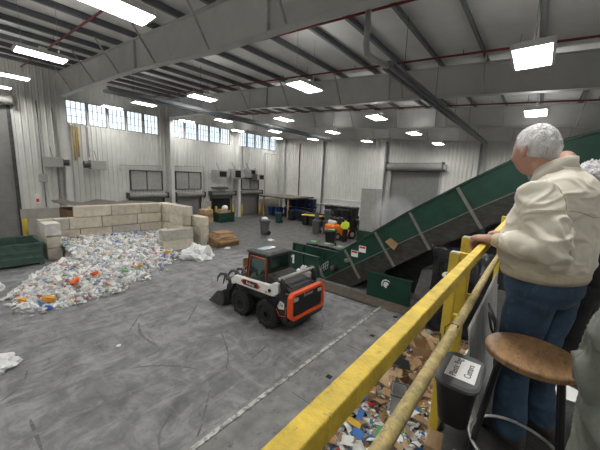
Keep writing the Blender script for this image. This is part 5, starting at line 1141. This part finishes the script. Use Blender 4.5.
bald, bj = person('bald person mostly hidden behind the man in cream jacket', (3.62, -.18, PZ), math.radians(40), dict(
    head=(.05, 0, 1.655), hyaw=.2, hair='bald', hairmat='hair2', jmat='dkcloth', trim='dkcloth', tmat='dkcloth', bvox=.008,
    torso=[(.9, 0, 0, .15, .2), (1.05, 0, 0, .15, .2), (1.25, 0, 0, .145, .21), (1.38, -.02, 0, .12, .2), (1.45, -.02, 0, .09, .14), (1.5, 0, 0, .065, .075)],
    arms=[((0, .2, 1.36), (-.03, .25, 1.08), (.18, .2, .95), (1, 0, -.3), (0, 0, 1), (0, -1, 0), (.4, .5, .4)), ((0, -.2, 1.36), (-.03, -.25, 1.08), (.1, -.24, .85), (.5, 0, -1), (1, 0, .3), (0, 1, 0), (.3, .3, .3))],
    legs=[((0, .1, .85), (.01, .1, .48), (-.03, .1, .09)), ((0, -.1, .85), (.01, -.1, .48), (-.03, -.1, .09))]), .014)
near, nj = person('person in grey green nylon jacket cropped at the right edge beside the stool', (.90, -.425, PZ), 0, dict(
    head=(.05, 0, 1.52), hyaw=.2, hair='short', hairmat='hair2', jmat='olive', trim='olive', tmat='dkcloth', bvox=.008, sleeve=1.1,
    torso=[(.62, 0, 0, .24, .285), (.75, 0, 0, .24, .29), (.95, 0, 0, .23, .285), (1.04, 0, 0, .19, .25), (1.12, 0, 0, .16, .21), (1.22, -.01, 0, .14, .20), (1.30, -.02, 0, .11, .15), (1.37, 0, 0, .07, .08)],
    arms=[((0, .17, 1.18), (-.02, .245, 1.05), (.20, .03, 1.0), (1, -.4, 0), (0, 0, 1), (0, -1, 0), (.5, .7, .5)), ((0, -.17, 1.18), (-.09, -.25, 1.0), (.15, -.15, .95), (1, .2, 0), (0, 0, 1), (0, 1, 0), (.5, .7, .5))],
    legs=[((0, .1, .82), (.01, .1, .47), (-.03, .1, .09)), ((0, -.1, .82), (.01, -.1, .47), (-.03, -.1, .09))], wrinkle=.010), .007)
drv, dj = person('worker in yellow-green safety vest standing at the orange forklift', (17.9, 10.35, 0), math.radians(60), dict(
    head=(.04, 0, 1.62), hair='short', hairmat='dkcloth', jmat='hivis', jname='safety_vest', trim='dkcloth', tmat='dkcloth', bvox=.014,
    torso=[(.92, 0, 0, .15, .2), (1.05, 0, 0, .15, .2), (1.25, 0, 0, .145, .21), (1.36, -.02, 0, .12, .2), (1.42, -.02, 0, .09, .14), (1.47, 0, 0, .065, .075)],
    arms=[((0, .2, 1.33), (.02, .25, 1.06), (.22, .2, 1.0), (1, 0, 0), (0, 0, 1), (0, -1, 0), (.4, .5, .4)), ((0, -.2, 1.33), (.02, -.25, 1.06), (.22, -.2, 1.0), (1, 0, 0), (0, 0, 1), (0, 1, 0), (.4, .5, .4))],
    legs=[((0, .1, .85), (.01, .1, .48), (-.03, .1, .09)), ((0, -.1, .85), (.01, -.1, .48), (-.03, -.1, .09))]), .02)

# ------------------------------------------------------------------ daylight and view
w = bpy.data.worlds.new('sky'); scene.world = w; w.use_nodes = True
bgn = w.node_tree.nodes['Background']; bgn.inputs[0].default_value = (.86, .94, 1, 1); bgn.inputs[1].default_value = 1.25
vs_ = scene.view_settings; vs_.view_transform = 'Standard'; vs_.look = 'None'; vs_.gamma = 1; vs_.use_curve_mapping = False; vs_.exposure = 0.68
